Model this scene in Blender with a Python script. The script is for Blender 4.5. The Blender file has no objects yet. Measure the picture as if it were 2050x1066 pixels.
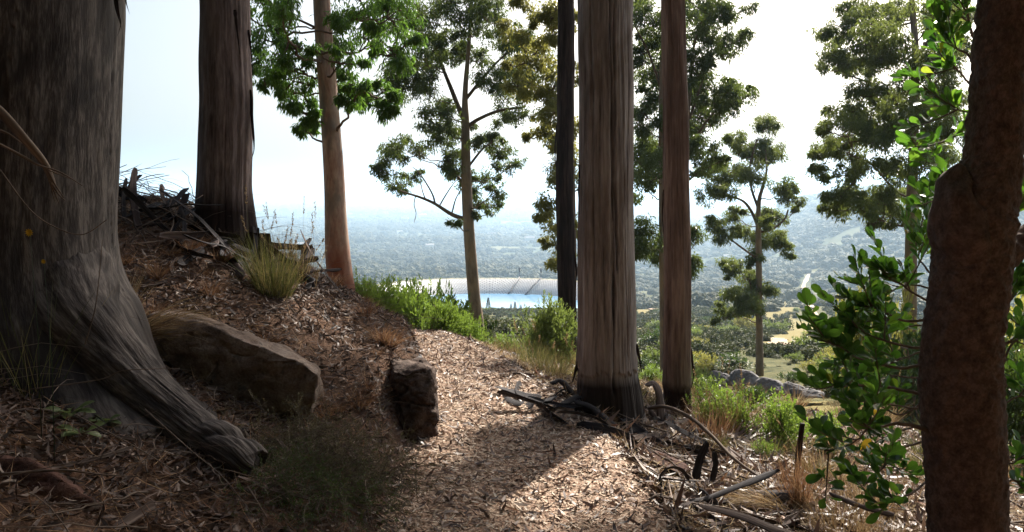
import bpy, math, random
import numpy as np
from mathutils import Vector
R = math.radians
sc = bpy.context.scene
COL = sc.collection
rng = np.random.default_rng(7)

# ------------------------------------------------------------------ camera, world, sun, exposure
CAMZ = 1.6; FPX = 1600.0; PITCH = math.atan(148 / FPX)
cam = bpy.data.cameras.new('camera'); camo = bpy.data.objects.new('camera', cam); COL.objects.link(camo)
camo.location = (0, 0, CAMZ); camo.rotation_euler = (math.pi / 2 - PITCH, 0, 0)
cam.sensor_width = 36; cam.lens = 36 * FPX / 2050; cam.clip_start = 0.05; cam.clip_end = 60000
sc.camera = camo
SUN_EL, SUN_AZ = R(38), R(28)          # azimuth from +Y towards +X
wd = bpy.data.worlds.new('World'); sc.world = wd; wd.use_nodes = True
nt = wd.node_tree; sky = nt.nodes.new('ShaderNodeTexSky'); sky.sky_type = 'NISHITA'; sky.sun_disc = False
sky.sun_elevation = SUN_EL; sky.sun_rotation = SUN_AZ; sky.air_density = 1.0; sky.dust_density = 6; sky.ozone_density = 1.0; sky.altitude = 100
nt.links.new(sky.outputs[0], nt.nodes['Background'].inputs[0]); nt.nodes['Background'].inputs[1].default_value = 0.078
sl = bpy.data.lights.new('sun', 'SUN'); sl.energy = 5.0; sl.angle = R(0.5); sl.color = (1.0, 0.94, 0.84)
so = bpy.data.objects.new('sun', sl); COL.objects.link(so); so.location = (20, 40, 60)
SUND = Vector((math.sin(SUN_AZ) * math.cos(SUN_EL), math.cos(SUN_AZ) * math.cos(SUN_EL), math.sin(SUN_EL)))
so.rotation_euler = SUND.to_track_quat('Z', 'Y').to_euler()
sc.view_settings.view_transform = 'Standard'; sc.view_settings.look = 'None'
sc.view_settings.exposure = 1.2; sc.view_settings.gamma = 1.0
sc.cycles.max_bounces = 8; sc.cycles.diffuse_bounces = 3; sc.cycles.glossy_bounces = 2
sc.cycles.transmission_bounces = 3; sc.cycles.transparent_max_bounces = 8; sc.cycles.volume_bounces = 2
sc.cycles.caustics_reflective = False; sc.cycles.caustics_refractive = False
sc.cycles.use_denoising = True

# ------------------------------------------------------------------ helpers
def W(px, py, Y):
    """world point at depth Y (along +Y) seen at photo pixel px, py"""
    a = (px - 1025) / FPX; b = -(py - 533) / FPX
    c, s = math.cos(PITCH), math.sin(PITCH)
    dy = c + b * s; dz = b * c - s
    t = Y / dy
    return np.array([a * t, Y, CAMZ + dz * t])

def hsh(ix, iy, iz, seed):
    n = (ix * 374761393 + iy * 668265263 + iz * 2147483647 + seed * 974711) & 0xffffffff
    n = ((n ^ (n >> 13)) * 1274126177) & 0xffffffff
    n = (n ^ (n >> 16)) & 0xffffffff
    n = (n * 2654435761) & 0xffffffff
    return ((n >> 8) & 0xffff) / 65535.0

def vn(x, y, z=0.0, seed=0):
    x = np.asarray(x, float); y = np.asarray(y, float); z = np.asarray(z, float) + 0 * x
    fx, fy, fz = np.floor(x), np.floor(y), np.floor(z)
    ix, iy, iz = fx.astype(np.int64), fy.astype(np.int64), fz.astype(np.int64)
    u, v, w = x - fx, y - fy, z - fz
    u, v, w = u*u*(3-2*u), v*v*(3-2*v), w*w*(3-2*w)
    r = 0
    for a in (0, 1):
        for b in (0, 1):
            for c in (0, 1):
                r = r + hsh(ix+a, iy+b, iz+c, seed) * (u if a else 1-u) * (v if b else 1-v) * (w if c else 1-w)
    return r * 2 - 1

def fbm(x, y, z=0.0, seed=0, o=4):
    r = 0; a = 1.0; s = 0
    for k in range(o):
        r = r + a * vn(x * 2**k, y * 2**k, np.asarray(z) * 2**k, seed + k * 17); s += a; a *= 0.5
    return r / s

def ss(x, a, b):
    t = np.clip((np.asarray(x, float) - a) / (b - a), 0, 1); return t*t*(3-2*t)

class MB:
    def __init__(s): s.V = []; s.F = []; s.T = []; s.A = {}; s.n = 0
    def add(s, v, quads=None, tris=None, **attrs):
        v = np.asarray(v, float).reshape(-1, 3)
        if quads is not None and len(quads): s.F.append(np.asarray(quads, np.int64).reshape(-1, 4) + s.n)
        if tris is not None and len(tris): s.T.append(np.asarray(tris, np.int64).reshape(-1, 3) + s.n)
        for k, a in attrs.items():
            s.A.setdefault(k, []).append((s.n, len(v), np.asarray(a, float)))
        s.V.append(v); s.n += len(v)
    def mesh(s, name, mat, smooth=True):
        me = bpy.data.meshes.new(name)
        V = np.concatenate(s.V) if s.V else np.zeros((0, 3))
        Q = np.concatenate(s.F) if s.F else np.zeros((0, 4), np.int64)
        T = np.concatenate(s.T) if s.T else np.zeros((0, 3), np.int64)
        me.vertices.add(len(V)); me.vertices.foreach_set('co', V.ravel().astype(np.float32))
        nl = len(Q) * 4 + len(T) * 3; me.loops.add(nl)
        me.loops.foreach_set('vertex_index', np.concatenate([Q.ravel(), T.ravel()]).astype(np.int32))
        me.polygons.add(len(Q) + len(T))
        ls = np.concatenate([np.arange(len(Q)) * 4, len(Q) * 4 + np.arange(len(T)) * 3]).astype(np.int32)
        me.polygons.foreach_set('loop_start', ls)
        me.polygons.foreach_set('use_smooth', np.full(len(Q) + len(T), smooth))
        for k, lst in s.A.items():
            dim = 3 if any(a.ndim == 2 for _, _, a in lst) else 1
            arr = np.zeros((len(V), 3) if dim == 3 else len(V))
            for st, n, a in lst: arr[st:st+n] = a
            at = me.attributes.new(k, 'FLOAT_VECTOR' if dim == 3 else 'FLOAT', 'POINT')
            at.data.foreach_set('vector' if dim == 3 else 'value', arr.ravel().astype(np.float32))
        me.update(calc_edges=True); me.validate()
        for m in (mat if isinstance(mat, (list, tuple)) else [mat]): me.materials.append(m)
        return me
    def obj(s, name, mat, parent=None, smooth=True, origin=None, **props):
        if origin is not None and s.V:
            off = np.asarray(origin, float); s.V = [v - off for v in s.V]
        o = bpy.data.objects.new(name, s.mesh(name, mat, smooth)); COL.objects.link(o)
        if parent is not None: o.parent = parent
        if origin is not None: o.location = origin
        for k, v in props.items(): o[k] = v
        return o

def tag(o, label, cat, group=None, kind=None):
    o['label'] = label; o['category'] = cat
    if group: o['group'] = group
    if kind: o['kind'] = kind
    return o

def thing(name, label, cat, loc=(0, 0, 0), group=None):
    o = bpy.data.objects.new(name, None); COL.objects.link(o); o.location = tuple(loc); o.empty_display_size = .2
    return tag(o, label, cat, group)

def part(mb, name, mat, par, smooth=True):
    """mesh built in world coordinates, parented to an (unrotated) thing"""
    off = np.array(par.location[:]) if par.parent is None else np.array(par.location[:]) * 0 + np.array(par.parent.location[:])
    mb.V = [v - off for v in mb.V]
    return mb.obj(name, mat, par, smooth)

def frames(P):
    P = np.asarray(P, float); T = np.gradient(P, axis=0); T /= np.linalg.norm(T, axis=1, keepdims=True) + 1e-12
    n = np.array([1.0, 0, 0]) if abs(T[0][0]) < .8 else np.array([0, 1.0, 0])
    N = np.zeros_like(P); B = np.zeros_like(P)
    for i in range(len(P)):
        n = n - T[i] * n.dot(T[i]); n /= np.linalg.norm(n) + 1e-12
        N[i] = n; B[i] = np.cross(T[i], n)
    return T, N, B

def spline(P, n, smooth=True):
    """resample control points (any dims) with Catmull-Rom"""
    P = np.asarray(P, float); m = len(P)
    Pe = np.vstack([2*P[0]-P[1], P, 2*P[-1]-P[-2]])
    t = np.linspace(0, m - 1 - 1e-9, n); i = t.astype(int); f = (t - i)[:, None]
    p0, p1, p2, p3 = Pe[i], Pe[i+1], Pe[i+2], Pe[i+3]
    return .5*((2*p1)+(-p0+p2)*f+(2*p0-5*p1+4*p2-p3)*f**2+(-p0+3*p1-3*p2+p3)*f**3)

def tube(mb, P, rad, ns=8, disp=None, cap=True):
    """swept round tube; disp(theta, s, r) -> extra radius; attribute bc = bark coordinates in metres"""
    P = np.asarray(P, float); n = len(P); rad = np.broadcast_to(np.asarray(rad, float), (n,))
    T, N, B = frames(P)
    s = np.concatenate([[0], np.cumsum(np.linalg.norm(np.diff(P, axis=0), axis=1))])
    th = np.linspace(0, 2*np.pi, ns, endpoint=False)
    TH, S = np.meshgrid(th, s); RR = np.repeat(rad[:, None], ns, 1)
    if disp is not None: RR = RR + disp(TH, S, RR)
    V = P[:, None, :] + RR[..., None] * (np.cos(TH)[..., None] * N[:, None, :] + np.sin(TH)[..., None] * B[:, None, :])
    rm = float(rad.mean())
    bc = np.stack([np.cos(TH) * rm, np.sin(TH) * rm, S], -1).reshape(-1, 3)
    i = np.arange(n - 1)[:, None] * ns; j = np.arange(ns)[None]; j2 = (j + 1) % ns
    q = np.stack([i + j, i + j2, i + ns + j2, i + ns + j], -1).reshape(-1, 4)
    V = V.reshape(-1, 3); tr = []
    if cap:
        V = np.vstack([V, P[0], P[-1]]); bc = np.vstack([bc, [0, 0, 0], [0, 0, s[-1]]])
        a = n * ns
        for k in range(ns):
            tr.append((a, (k+1) % ns, k)); tr.append((a + 1, (n-1)*ns + k, (n-1)*ns + (k+1) % ns))
    mb.add(V, q, tr, bc=bc)

def sweep(mb, P, sec, scale=1.0, roll=0.0, up=None, **at):
    """closed 2D section swept along P (scale, roll may vary)"""
    P = np.asarray(P, float); n = len(P); sec = np.asarray(sec, float); m = len(sec)
    T, N, B = frames(P)
    if up is not None:
        N = np.cross(T, np.asarray(up, float)); N /= np.linalg.norm(N, axis=1, keepdims=True) + 1e-9; B = np.cross(N, T) * 1.0
    sc_ = np.broadcast_to(np.asarray(scale, float), (n,)); ro = np.broadcast_to(np.asarray(roll, float), (n,))
    c, s_ = np.cos(ro)[:, None], np.sin(ro)[:, None]
    x = sec[None, :, 0] * c - sec[None, :, 1] * s_; y = sec[None, :, 0] * s_ + sec[None, :, 1] * c
    V = P[:, None] + sc_[:, None, None] * (x[..., None] * N[:, None] + y[..., None] * B[:, None])
    L = np.concatenate([[0], np.cumsum(np.linalg.norm(np.diff(P, axis=0), axis=1))])
    bc = np.stack([np.repeat(sec[None, :, 0], n, 0), np.repeat(sec[None, :, 1], n, 0), np.repeat(L[:, None], m, 1)], -1)
    i = np.arange(n-1)[:, None]*m; j = np.arange(m)[None]; j2 = (j+1) % m
    q = np.stack([i+j, i+j2, i+m+j2, i+m+j], -1).reshape(-1, 4)
    h = m // 2
    caps = []
    for k in range(h - 1):
        caps.append((k, k+1, m-2-k, m-1-k)); o = (n-1)*m; caps.append((o+k+1, o+k, o+m-1-k, o+m-2-k))
    mb.add(V.reshape(-1, 3), np.vstack([q, np.array(caps).reshape(-1, 4)]) if caps else q, bc=bc.reshape(-1, 3), **at)

def curl_section(w, curl, th, m=5):
    """ribbon cross-section of width w bent through angle curl, thickness th"""
    a = np.linspace(-.5, .5, m)
    if abs(curl) < .05: o = np.stack([a*w, 0*a], 1); i = o + [0, th]
    else:
        r = w / curl
        o = np.stack([np.sin(a*curl)*r, (np.cos(a*curl)-1)*r], 1); i = np.stack([np.sin(a*curl)*(r-th), (np.cos(a*curl))*(r-th)-r], 1)
    return np.vstack([o, i[::-1]])

def unit(v): v = np.asarray(v, float); return v / (np.linalg.norm(v, axis=-1, keepdims=True) + 1e-12)

def rdir(n, r=None):
    r = r or rng; v = r.normal(size=(n, 3)); return unit(v)

def leaves(mb, C, D, Nrm, L, Wd, fold=.15, var=None):
    """one folded rhomb per leaf: C base points, D long axis, Nrm face normal"""
    n = len(C); D = unit(D); S = unit(np.cross(D, Nrm)); U = np.cross(S, D)
    L = np.broadcast_to(L, (n,))[:, None]; Wd = np.broadcast_to(Wd, (n,))[:, None]
    a = C; t = C + D*L; m1 = C + D*L*.45 + S*Wd*.5 + U*L*fold*.4; m2 = C + D*L*.45 - S*Wd*.5 + U*L*fold*.4
    V = np.stack([a, m1, t, m2], 1).reshape(-1, 3)
    q = np.arange(n*4).reshape(n, 4)
    v = rng.random(n) if var is None else var
    mb.add(V, q, var=np.repeat(v, 4))

# ------------------------------------------------------------------ node materials
def mat(name):
    m = bpy.data.materials.new(name); m.use_nodes = True; m.node_tree.nodes.clear()
    return m, m.node_tree
def nd(t, typ, **kw):
    n = t.nodes.new(typ)
    for k, v in kw.items():
        if k.startswith('i_'):
            key = k[2:]; key = int(key) if key.isdigit() else key.replace('_', ' ')
            n.inputs[key].default_value = v
        else: setattr(n, k, v)
    return n
def lk(t, a, b): t.links.new(a, b)
def ramp(t, src, stops, interp='LINEAR'):
    r = nd(t, 'ShaderNodeValToRGB'); e = r.color_ramp.elements; r.color_ramp.interpolation = interp
    while len(e) > 1: e.remove(e[-1])
    e[0].position = stops[0][0]; e[0].color = (*stops[0][1], 1)
    for p, c in stops[1:]:
        x = e.new(p); x.color = (*c, 1)
    lk(t, src, r.inputs[0]); return r.outputs[0]
def g3(v): return (v, v, v)
def coords(t, scale, src='obj', attr='bc'):
    if src == 'obj': c = nd(t, 'ShaderNodeTexCoord').outputs['Object']
    elif src == 'geo': c = nd(t, 'ShaderNodeNewGeometry').outputs['Position']
    else: c = nd(t, 'ShaderNodeAttribute', attribute_name=attr).outputs['Vector']
    m = nd(t, 'ShaderNodeMapping'); m.inputs['Scale'].default_value = scale; lk(t, c, m.inputs[0]); return m.outputs[0]
def noise(t, vec, scale, detail=4, rough=.55, dist=0.0):
    n = nd(t, 'ShaderNodeTexNoise'); n.inputs['Scale'].default_value = scale; n.inputs['Detail'].default_value = detail
    n.inputs['Roughness'].default_value = rough; n.inputs['Distortion'].default_value = dist
    lk(t, vec, n.inputs['Vector']); return n.outputs[0]
def mix(t, fac, a, b, typ='MIX'):
    m = nd(t, 'ShaderNodeMix', data_type='RGBA', blend_type=typ)
    if isinstance(fac, (int, float)): m.inputs[0].default_value = fac
    else: lk(t, fac, m.inputs[0])
    for k, x in ((6, a), (7, b)):
        if isinstance(x, tuple): m.inputs[k].default_value = (*x, 1)
        else: lk(t, x, m.inputs[k])
    return m.outputs[2]
def math_(t, op, a, b=0.0, clamp=False):
    m = nd(t, 'ShaderNodeMath', operation=op, use_clamp=clamp)
    for k, x in ((0, a), (1, b)):
        if isinstance(x, (int, float)): m.inputs[k].default_value = x
        else: lk(t, x, m.inputs[k])
    return m.outputs[0]
def finish(t, color, rough=.8, bump=None, bstr=.5, bdist=.01, spec=.3):
    b = nd(t, 'ShaderNodeBsdfPrincipled'); o = nd(t, 'ShaderNodeOutputMaterial')
    if isinstance(color, tuple): b.inputs['Base Color'].default_value = (*color, 1)
    else: lk(t, color, b.inputs['Base Color'])
    if isinstance(rough, (int, float)): b.inputs['Roughness'].default_value = rough
    else: lk(t, rough, b.inputs['Roughness'])
    b.inputs['Specular IOR Level'].default_value = spec
    if bump is not None:
        n = nd(t, 'ShaderNodeBump'); n.inputs['Strength'].default_value = bstr; n.inputs['Distance'].default_value = bdist
        lk(t, bump, n.inputs['Height']); lk(t, n.outputs[0], b.inputs['Normal'])
    lk(t, b.outputs[0], o.inputs[0]); return b

def leaf_mat(name, ca, cb, trans=.45, tcol=(.25, .4, .04), rough=.45, spec=.4, inst=False):
    """reflecting + light-passing leaf, colour varies leaf by leaf"""
    m, t = mat(name)
    v = nd(t, 'ShaderNodeAttribute', attribute_name='var').outputs['Fac']
    if inst:
        r = nd(t, 'ShaderNodeObjectInfo').outputs['Random']; v = math_(t, 'ADD', math_(t, 'MULTIPLY', v, .45), math_(t, 'MULTIPLY', r, .55))
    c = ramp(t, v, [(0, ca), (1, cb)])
    b = nd(t, 'ShaderNodeBsdfPrincipled'); lk(t, c, b.inputs['Base Color']); b.inputs['Roughness'].default_value = rough
    b.inputs['Specular IOR Level'].default_value = spec
    tr = nd(t, 'ShaderNodeBsdfTranslucent'); tc = mix(t, v, tuple(x*.75 for x in tcol), tcol); lk(t, tc, tr.inputs[0])
    mx = nd(t, 'ShaderNodeMixShader'); mx.inputs[0].default_value = trans
    lk(t, b.outputs[0], mx.inputs[1]); lk(t, tr.outputs[0], mx.inputs[2])
    lk(t, mx.outputs[0], nd(t, 'ShaderNodeOutputMaterial').inputs[0]); return m

def bark_mat(name, cols, stretch=9.0, scale=9.0, bstr=.6, bdist=.008, rough=.85, patch=None, band=None):
    """fibrous bark: noise drawn out along the trunk (attribute bc: metres around, metres along)"""
    m, t = mat(name)
    v = coords(t, (1, 1, 1/stretch), 'attr')
    n1 = noise(t, v, scale, 6, .62, .3); n2 = noise(t, v, scale*4.2, 4, .6)
    v3 = coords(t, (1, 1, .45), 'attr'); n3 = noise(t, v3, 2.6, 4, .6, .4)
    f = math_(t, 'ADD', math_(t, 'MULTIPLY', n1, .62), math_(t, 'MULTIPLY', n2, .38))
    c = ramp(t, f, [(.36, cols[0]), (.48, cols[1]), (.6, cols[2])])
    if patch:
        pf = ramp(t, n3, [(.5, g3(0)), (.6, g3(1))]); c = mix(t, math_(t, 'MULTIPLY', pf, patch[1]), c, patch[0])
    if band:      # (z0, z1, colour): weathered lower part with a ragged edge
        z = nd(t, 'ShaderNodeSeparateXYZ'); lk(t, coords(t, (1, 1, 1), 'attr'), z.inputs[0])
        zz = math_(t, 'ADD', z.outputs[2], math_(t, 'MULTIPLY', n3, band[3]))
        mp = nd(t, 'ShaderNodeMapRange'); mp.inputs[1].default_value = band[0]; mp.inputs[2].default_value = band[1]
        mp.inputs[3].default_value = 1; mp.inputs[4].default_value = 0; lk(t, zz, mp.inputs[0])
        c = mix(t, mp.outputs[0], c, mix(t, n1, tuple(x*.6 for x in band[2]), tuple(x*1.5 for x in band[2])))
    h = math_(t, 'ADD', f, math_(t, 'MULTIPLY', n3, .3))
    finish(t, c, rough, h, bstr, bdist, .25); return m

# ------------------------------------------------------------------ terrain
PY = [-6, 0, 3.76, 4.97, 6.17, 7.2, 8.4, 9.2, 10.5, 12, 14]
PL = [-1.0, -.62, -.58, -.62, -.60, -.78, -1.35, -1.75, -2.7, -4.0, -6]
PR = [.7, .76, .74, .67, .37, .02, -.42, -.72, -1.5, -2.6, -4.4]
def xl(y): return np.interp(y, PY, PL)
def xr(y): return np.interp(y, PY, PR)
ZY = [-40, -6, 0, 8, 9.5, 12, 14, 20, 25, 30, 45, 60, 100, 150, 200, 250, 300, 340, 400, 500, 700, 1000, 1500, 2500, 4000, 16500]
ZZ = [1, 0, 0, 0, -.08, -.55, -.85, -1.7, -2.4, -3.2, -5.6, -8, -15, -23, -29.5, -36, -42.5, -47.5, -55, -64, -80, -98, -115, -125, -130, -131]
LC = (-10.0, 317.0); LZ = -43.2
def ell(x, y): return np.sqrt(((x - LC[0]) / 38.0)**2 + ((y - LC[1]) / 34.0)**2)
def H(x, y, fine=True):
    x = np.asarray(x, float); y = np.asarray(y, float)
    r = np.hypot(x, y); az = np.arctan2(x, y)
    z = np.interp(np.where(y > 30, np.maximum(y, r * .93), y), ZY, ZZ)
    L, Rr = xl(y), xr(y)
    near = 1 - ss(r, 20, 60)
    z = z + np.maximum(-y - 1, 0) * .5 * (r < 60) + 0*r
    # right: drops off the path shoulder, then the slope tilts down to the right
    u = np.maximum(x - Rr, 0)
    z = z - .10 * ss(u, 0, .35) * near - .2 * np.minimum(u, 10) * (1 - ss(y, 30, 200))
    # left: cut bank, rising hillside that ends in a crest by y 8
    v = np.maximum(L - x, 0)
    yb = 1 - ss(y - .12 * np.minimum(v, 6), 7.2, 10.5)
    k = ss(y, 4.2, 6.6)
    bank = (.10 + .24*k) * ss(v, .0, .20) + (.33 + .19*k) * np.minimum(v, 2.2) + .12 * np.maximum(v - 2.2, 0)
    bank = np.minimum(bank, 2.5)
    z = z + bank * yb - .05 * np.exp(-((x + .66) / .25)**2 - ((y - 5.4) / .5)**2) * (v > 0) - .25 * v * (1 - yb) * near * ss(y, 9, 14)
    # far hills on the right, low rise left, mountain beyond
    z = z + 150 * np.exp(-((r - 2300) / 800)**2) * ss(az, .2, .44) * (1 + .22 * vn(az * 9, r / 700, 0, 3))
    z = z + 62 * np.exp(-((r - 1250) / 330)**2) * ss(az, .27, .5)
    z = z + 78 * np.exp(-((r - 3300) / 500)**2) * np.exp(-((az + .46) / .12)**2)
    z = z + 300 * np.exp(-((r - 6000) / 900)**2) * np.exp(-(np.abs(az - .447) / .028)**1.3)
    z = z + (r > 60) * ss(r, 60, 300) * (2.2 * vn(x / 60, y / 60, 0, 5) + 5 * ss(r, 400, 1500) * vn(x / 260, y / 260, 0, 8)) * (1 - .9 * (ell(x, y) < 1.5))
    e = ell(x, y); z = np.where(e < 1.04, np.minimum(z, LZ - 3 * ss(1.04 - e, 0, .12)), z)
    z = np.where((e < 1.45) & (y > LC[1] - 12), np.minimum(z, LZ - 2.5), z)
    if fine:
        onp = ss(x, L - .05, L + .12) * (1 - ss(x, Rr - .15, Rr + .1)) * (y < 12)
        rough = (1 - onp) * (1 - ss(r, 12, 40))
        z = z + rough * (.05 * fbm(x * 1.6, y * 1.6, 0, 11, 3) + .022 * fbm(x * 7, y * 7, 0, 12, 3))
        z = z + onp * (.018 * fbm(x * 1.3, y * 1.3, 0, 13, 2) + .006 * vn(x * 9, y * 9, 0, 14))
        z = z + (1 - ss(r, 30, 200)) * ss(r, 10, 25) * .25 * fbm(x / 3, y / 3, 0, 15, 3)
    return z
def HZ(x, y): return float(H(np.array([x]), np.array([y]))[0])
_t = np.concatenate([np.arange(1.2, 40, .02), np.geomspace(40, 15000, 4000)])
def G(px, py):
    """ground point seen at photo pixel"""
    d = W(px, py, 1.0) - np.array([0, 0, CAMZ])
    P = np.array([0, 0, CAMZ]) + d * _t[:, None]
    h = H(P[:, 0], P[:, 1]); k = np.argmax(P[:, 2] < h)
    p = P[k].copy(); p[2] = h[k]; return p

def build_ground():
    azs = np.concatenate([np.arange(-180, -48, 2.5), np.arange(-48, 48, .19), np.arange(48, 180, 2.5)]) * math.pi / 180
    rs = [.3]
    while rs[-1] < 16300: rs.append(rs[-1] * (1.0065 if 1.2 < rs[-1] < 13 else 1.018 if rs[-1] < 900 else 1.03))
    rs = np.array(rs); A, RR = np.meshgrid(azs, rs)
    X, Y = RR * np.sin(A), RR * np.cos(A)
    Z = H(X, Y)
    e = (X < xr(Y) + .3) & (X > xl(Y) - .3) & (Y < 11)   # keep the soil just under the path sheet
    Z = np.where((X < xr(Y) + .02) & (X > xl(Y) - .02) & (Y < 11.5), Z - .02, Z)
    V = np.stack([X, Y, Z], -1).reshape(-1, 3); na, nr = len(azs), len(rs)
    i = np.arange(nr - 1)[:, None] * na; j = np.arange(na)[None]; j2 = (j + 1) % na
    q = np.stack([i + j, i + na + j, i + na + j2, i + j2], -1).reshape(-1, 4)
    V = np.vstack([V, [0, 0, HZ(0, 0) - .02]]); c = len(V) - 1
    tr = [(c, k, (k + 1) % na) for k in range(na)]
    m = MB(); x, y = V[:, 0], V[:, 1]; r = np.hypot(x, y)
    px = 1025 + x / np.maximum(y, .1) * FPX
    dry = clearing(x, y)
    m.add(V, q, tr, wild=ss(r, 9, 16), dry=dry)
    mt, t = mat('ground_soil')
    p = coords(t, (1, 1, 1), 'geo')
    a = noise(t, p, 5, 6, .65); b = noise(t, p, 38, 5, .6); d = noise(t, p, 140, 3, .6)
    soil = ramp(t, math_(t, 'ADD', math_(t, 'MULTIPLY', a, .5), math_(t, 'MULTIPLY', b, .5)), [(.34, (.028, .018, .013)), (.5, (.085, .048, .032)), (.64, (.17, .095, .062))])
    soil = mix(t, ramp(t, d, [(.5, g3(0)), (.72, g3(.8))]), soil, (.24, .16, .11))
    w = noise(t, p, .35, 6, .65); w2 = noise(t, p, 3.0, 5, .7); w3 = noise(t, p, .011, 4, .6)
    gr = ramp(t, math_(t, 'ADD', math_(t, 'MULTIPLY', w, .5), math_(t, 'MULTIPLY', w2, .5)), [(.36, (.03, .04, .015)), (.48, (.085, .085, .032)), (.6, (.18, .155, .07))])
    far = ramp(t, w3, [(.38, (.035, .05, .02)), (.5, (.09, .10, .045)), (.66, (.17, .16, .08))])
    cd = nd(t, 'ShaderNodeVectorMath', operation='LENGTH'); lk(t, p, cd.inputs[0])
    fr = nd(t, 'ShaderNodeMapRange'); fr.inputs[1].default_value = 250; fr.inputs[2].default_value = 800; lk(t, cd.outputs['Value'], fr.inputs[0])
    gr = mix(t, fr.outputs[0], gr, far)
    gr = mix(t, nd(t, 'ShaderNodeAttribute', attribute_name='dry').outputs['Fac'], gr, mix(t, w2, (.13, .12, .04), (.30, .235, .10)))
    col = mix(t, nd(t, 'ShaderNodeAttribute', attribute_name='wild').outputs['Fac'], soil, gr)
    h = math_(t, 'ADD', math_(t, 'MULTIPLY', a, .6), math_(t, 'MULTIPLY', b, .4)); h = math_(t, 'ADD', h, math_(t, 'MULTIPLY', d, .15))
    finish(t, col, .95, h, .9, .03, .1)
    return m.obj('ground', mt, kind='structure')

def inpoly(x, y, poly):
    r = np.zeros(x.shape, bool); n = len(poly)
    for i in range(n):
        x1, y1 = poly[i][:2]; x2, y2 = poly[(i + 1) % n][:2]
        c = ((y1 > y) != (y2 > y)) & (x < (x2 - x1) * (y - y1) / (y2 - y1 + 1e-12) + x1); r ^= c
    return r
CLR = [G(*p) for p in ((1545, 606), (1585, 602), (1625, 640), (1640, 700), (1605, 705), (1568, 712), (1540, 690), (1530, 640))]
CL2 = [G(*p) for p in ((1277, 612), (1345, 622), (1345, 668), (1277, 676))]
FLD = [G(*p) for p in ((1590, 800), (1800, 790), (1840, 870), (1600, 850))]
def clearing(x, y):
    r = np.zeros(x.shape); q = np.hypot(x, y) * .02; x = x + q * vn(x/(q+1)/2, y/(q+1)/2, 0, 91); y = y + q * 2.5 * vn(x/(q+1)/2, y/(q+1)/2, 0, 92)
    for poly in (CLR, CL2, FLD): r = np.maximum(r, inpoly(x, y, poly) * 1.0)
    return r

build_ground()

def drape(name, pix, width, mt, lift=.05, n=90, fixed=None):
    C = np.array([G(*p) for p in pix])[:, :2] if fixed is None else np.array(fixed)
    C = spline(C, n); T = np.gradient(C, axis=0); T = unit(T); S = np.stack([-T[:, 1], T[:, 0]], 1)
    w = np.interp(np.linspace(0, 1, n), np.linspace(0, 1, len(width)), width)
    k = 5; o = np.linspace(-.5, .5, k)
    jit = 1 + .25 * vn(np.arange(n) * .35, np.zeros(n), 0, 3)
    XY = C[:, None] + S[:, None] * (o[None, :, None] * (w * jit)[:, None, None])
    Z = H(XY[..., 0], XY[..., 1]); Z = np.maximum(Z, Z.mean(1, keepdims=True) - .1) + lift
    i = np.arange(n-1)[:, None]*k; j = np.arange(k-1)[None]
    q = np.stack([i+j, i+j+1, i+k+j+1, i+k+j], -1).reshape(-1, 4)
    m = MB(); m.add(np.concatenate([XY, Z[..., None]], -1).reshape(-1, 3), q); return m.obj(name, mt, kind='structure')
mt, t = mat('sandy_track'); p = coords(t, (1, 1, 1), 'geo')
c = ramp(t, noise(t, p, .5, 5), [(.35, (.34, .21, .13)), (.55, (.52, .38, .26)), (.7, (.62, .52, .42))]); finish(t, c, .95)
TRACK = mt
ROADC = [(1668, 690), (1652, 668), (1638, 645), (1622, 618), (1613, 600), (1606, 585), (1612, 566), (1620, 550)]
ROADP = np.array([G(*p) for p in ROADC])[:, :2]
drape('dirt_road', ROADC, [1.8, 1.8, 1.9, 2.2, 2.6, 3.0, 3.4, 3.4], TRACK, .5, 120)
drape('sandy_track', [(1272, 603), (1290, 612), (1312, 622), (1340, 632)], [3, 3, 3], TRACK, .3)
drape('sandy_track', [(1276, 697), (1286, 680), (1298, 668), (1318, 661), (1345, 656)], [3.5, 2.6, 3, 3], TRACK, .25)
drape('sandy_track', [(1556, 706), (1562, 692), (1556, 680)], [1.2, 1.4, 1], TRACK, .15)

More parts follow.
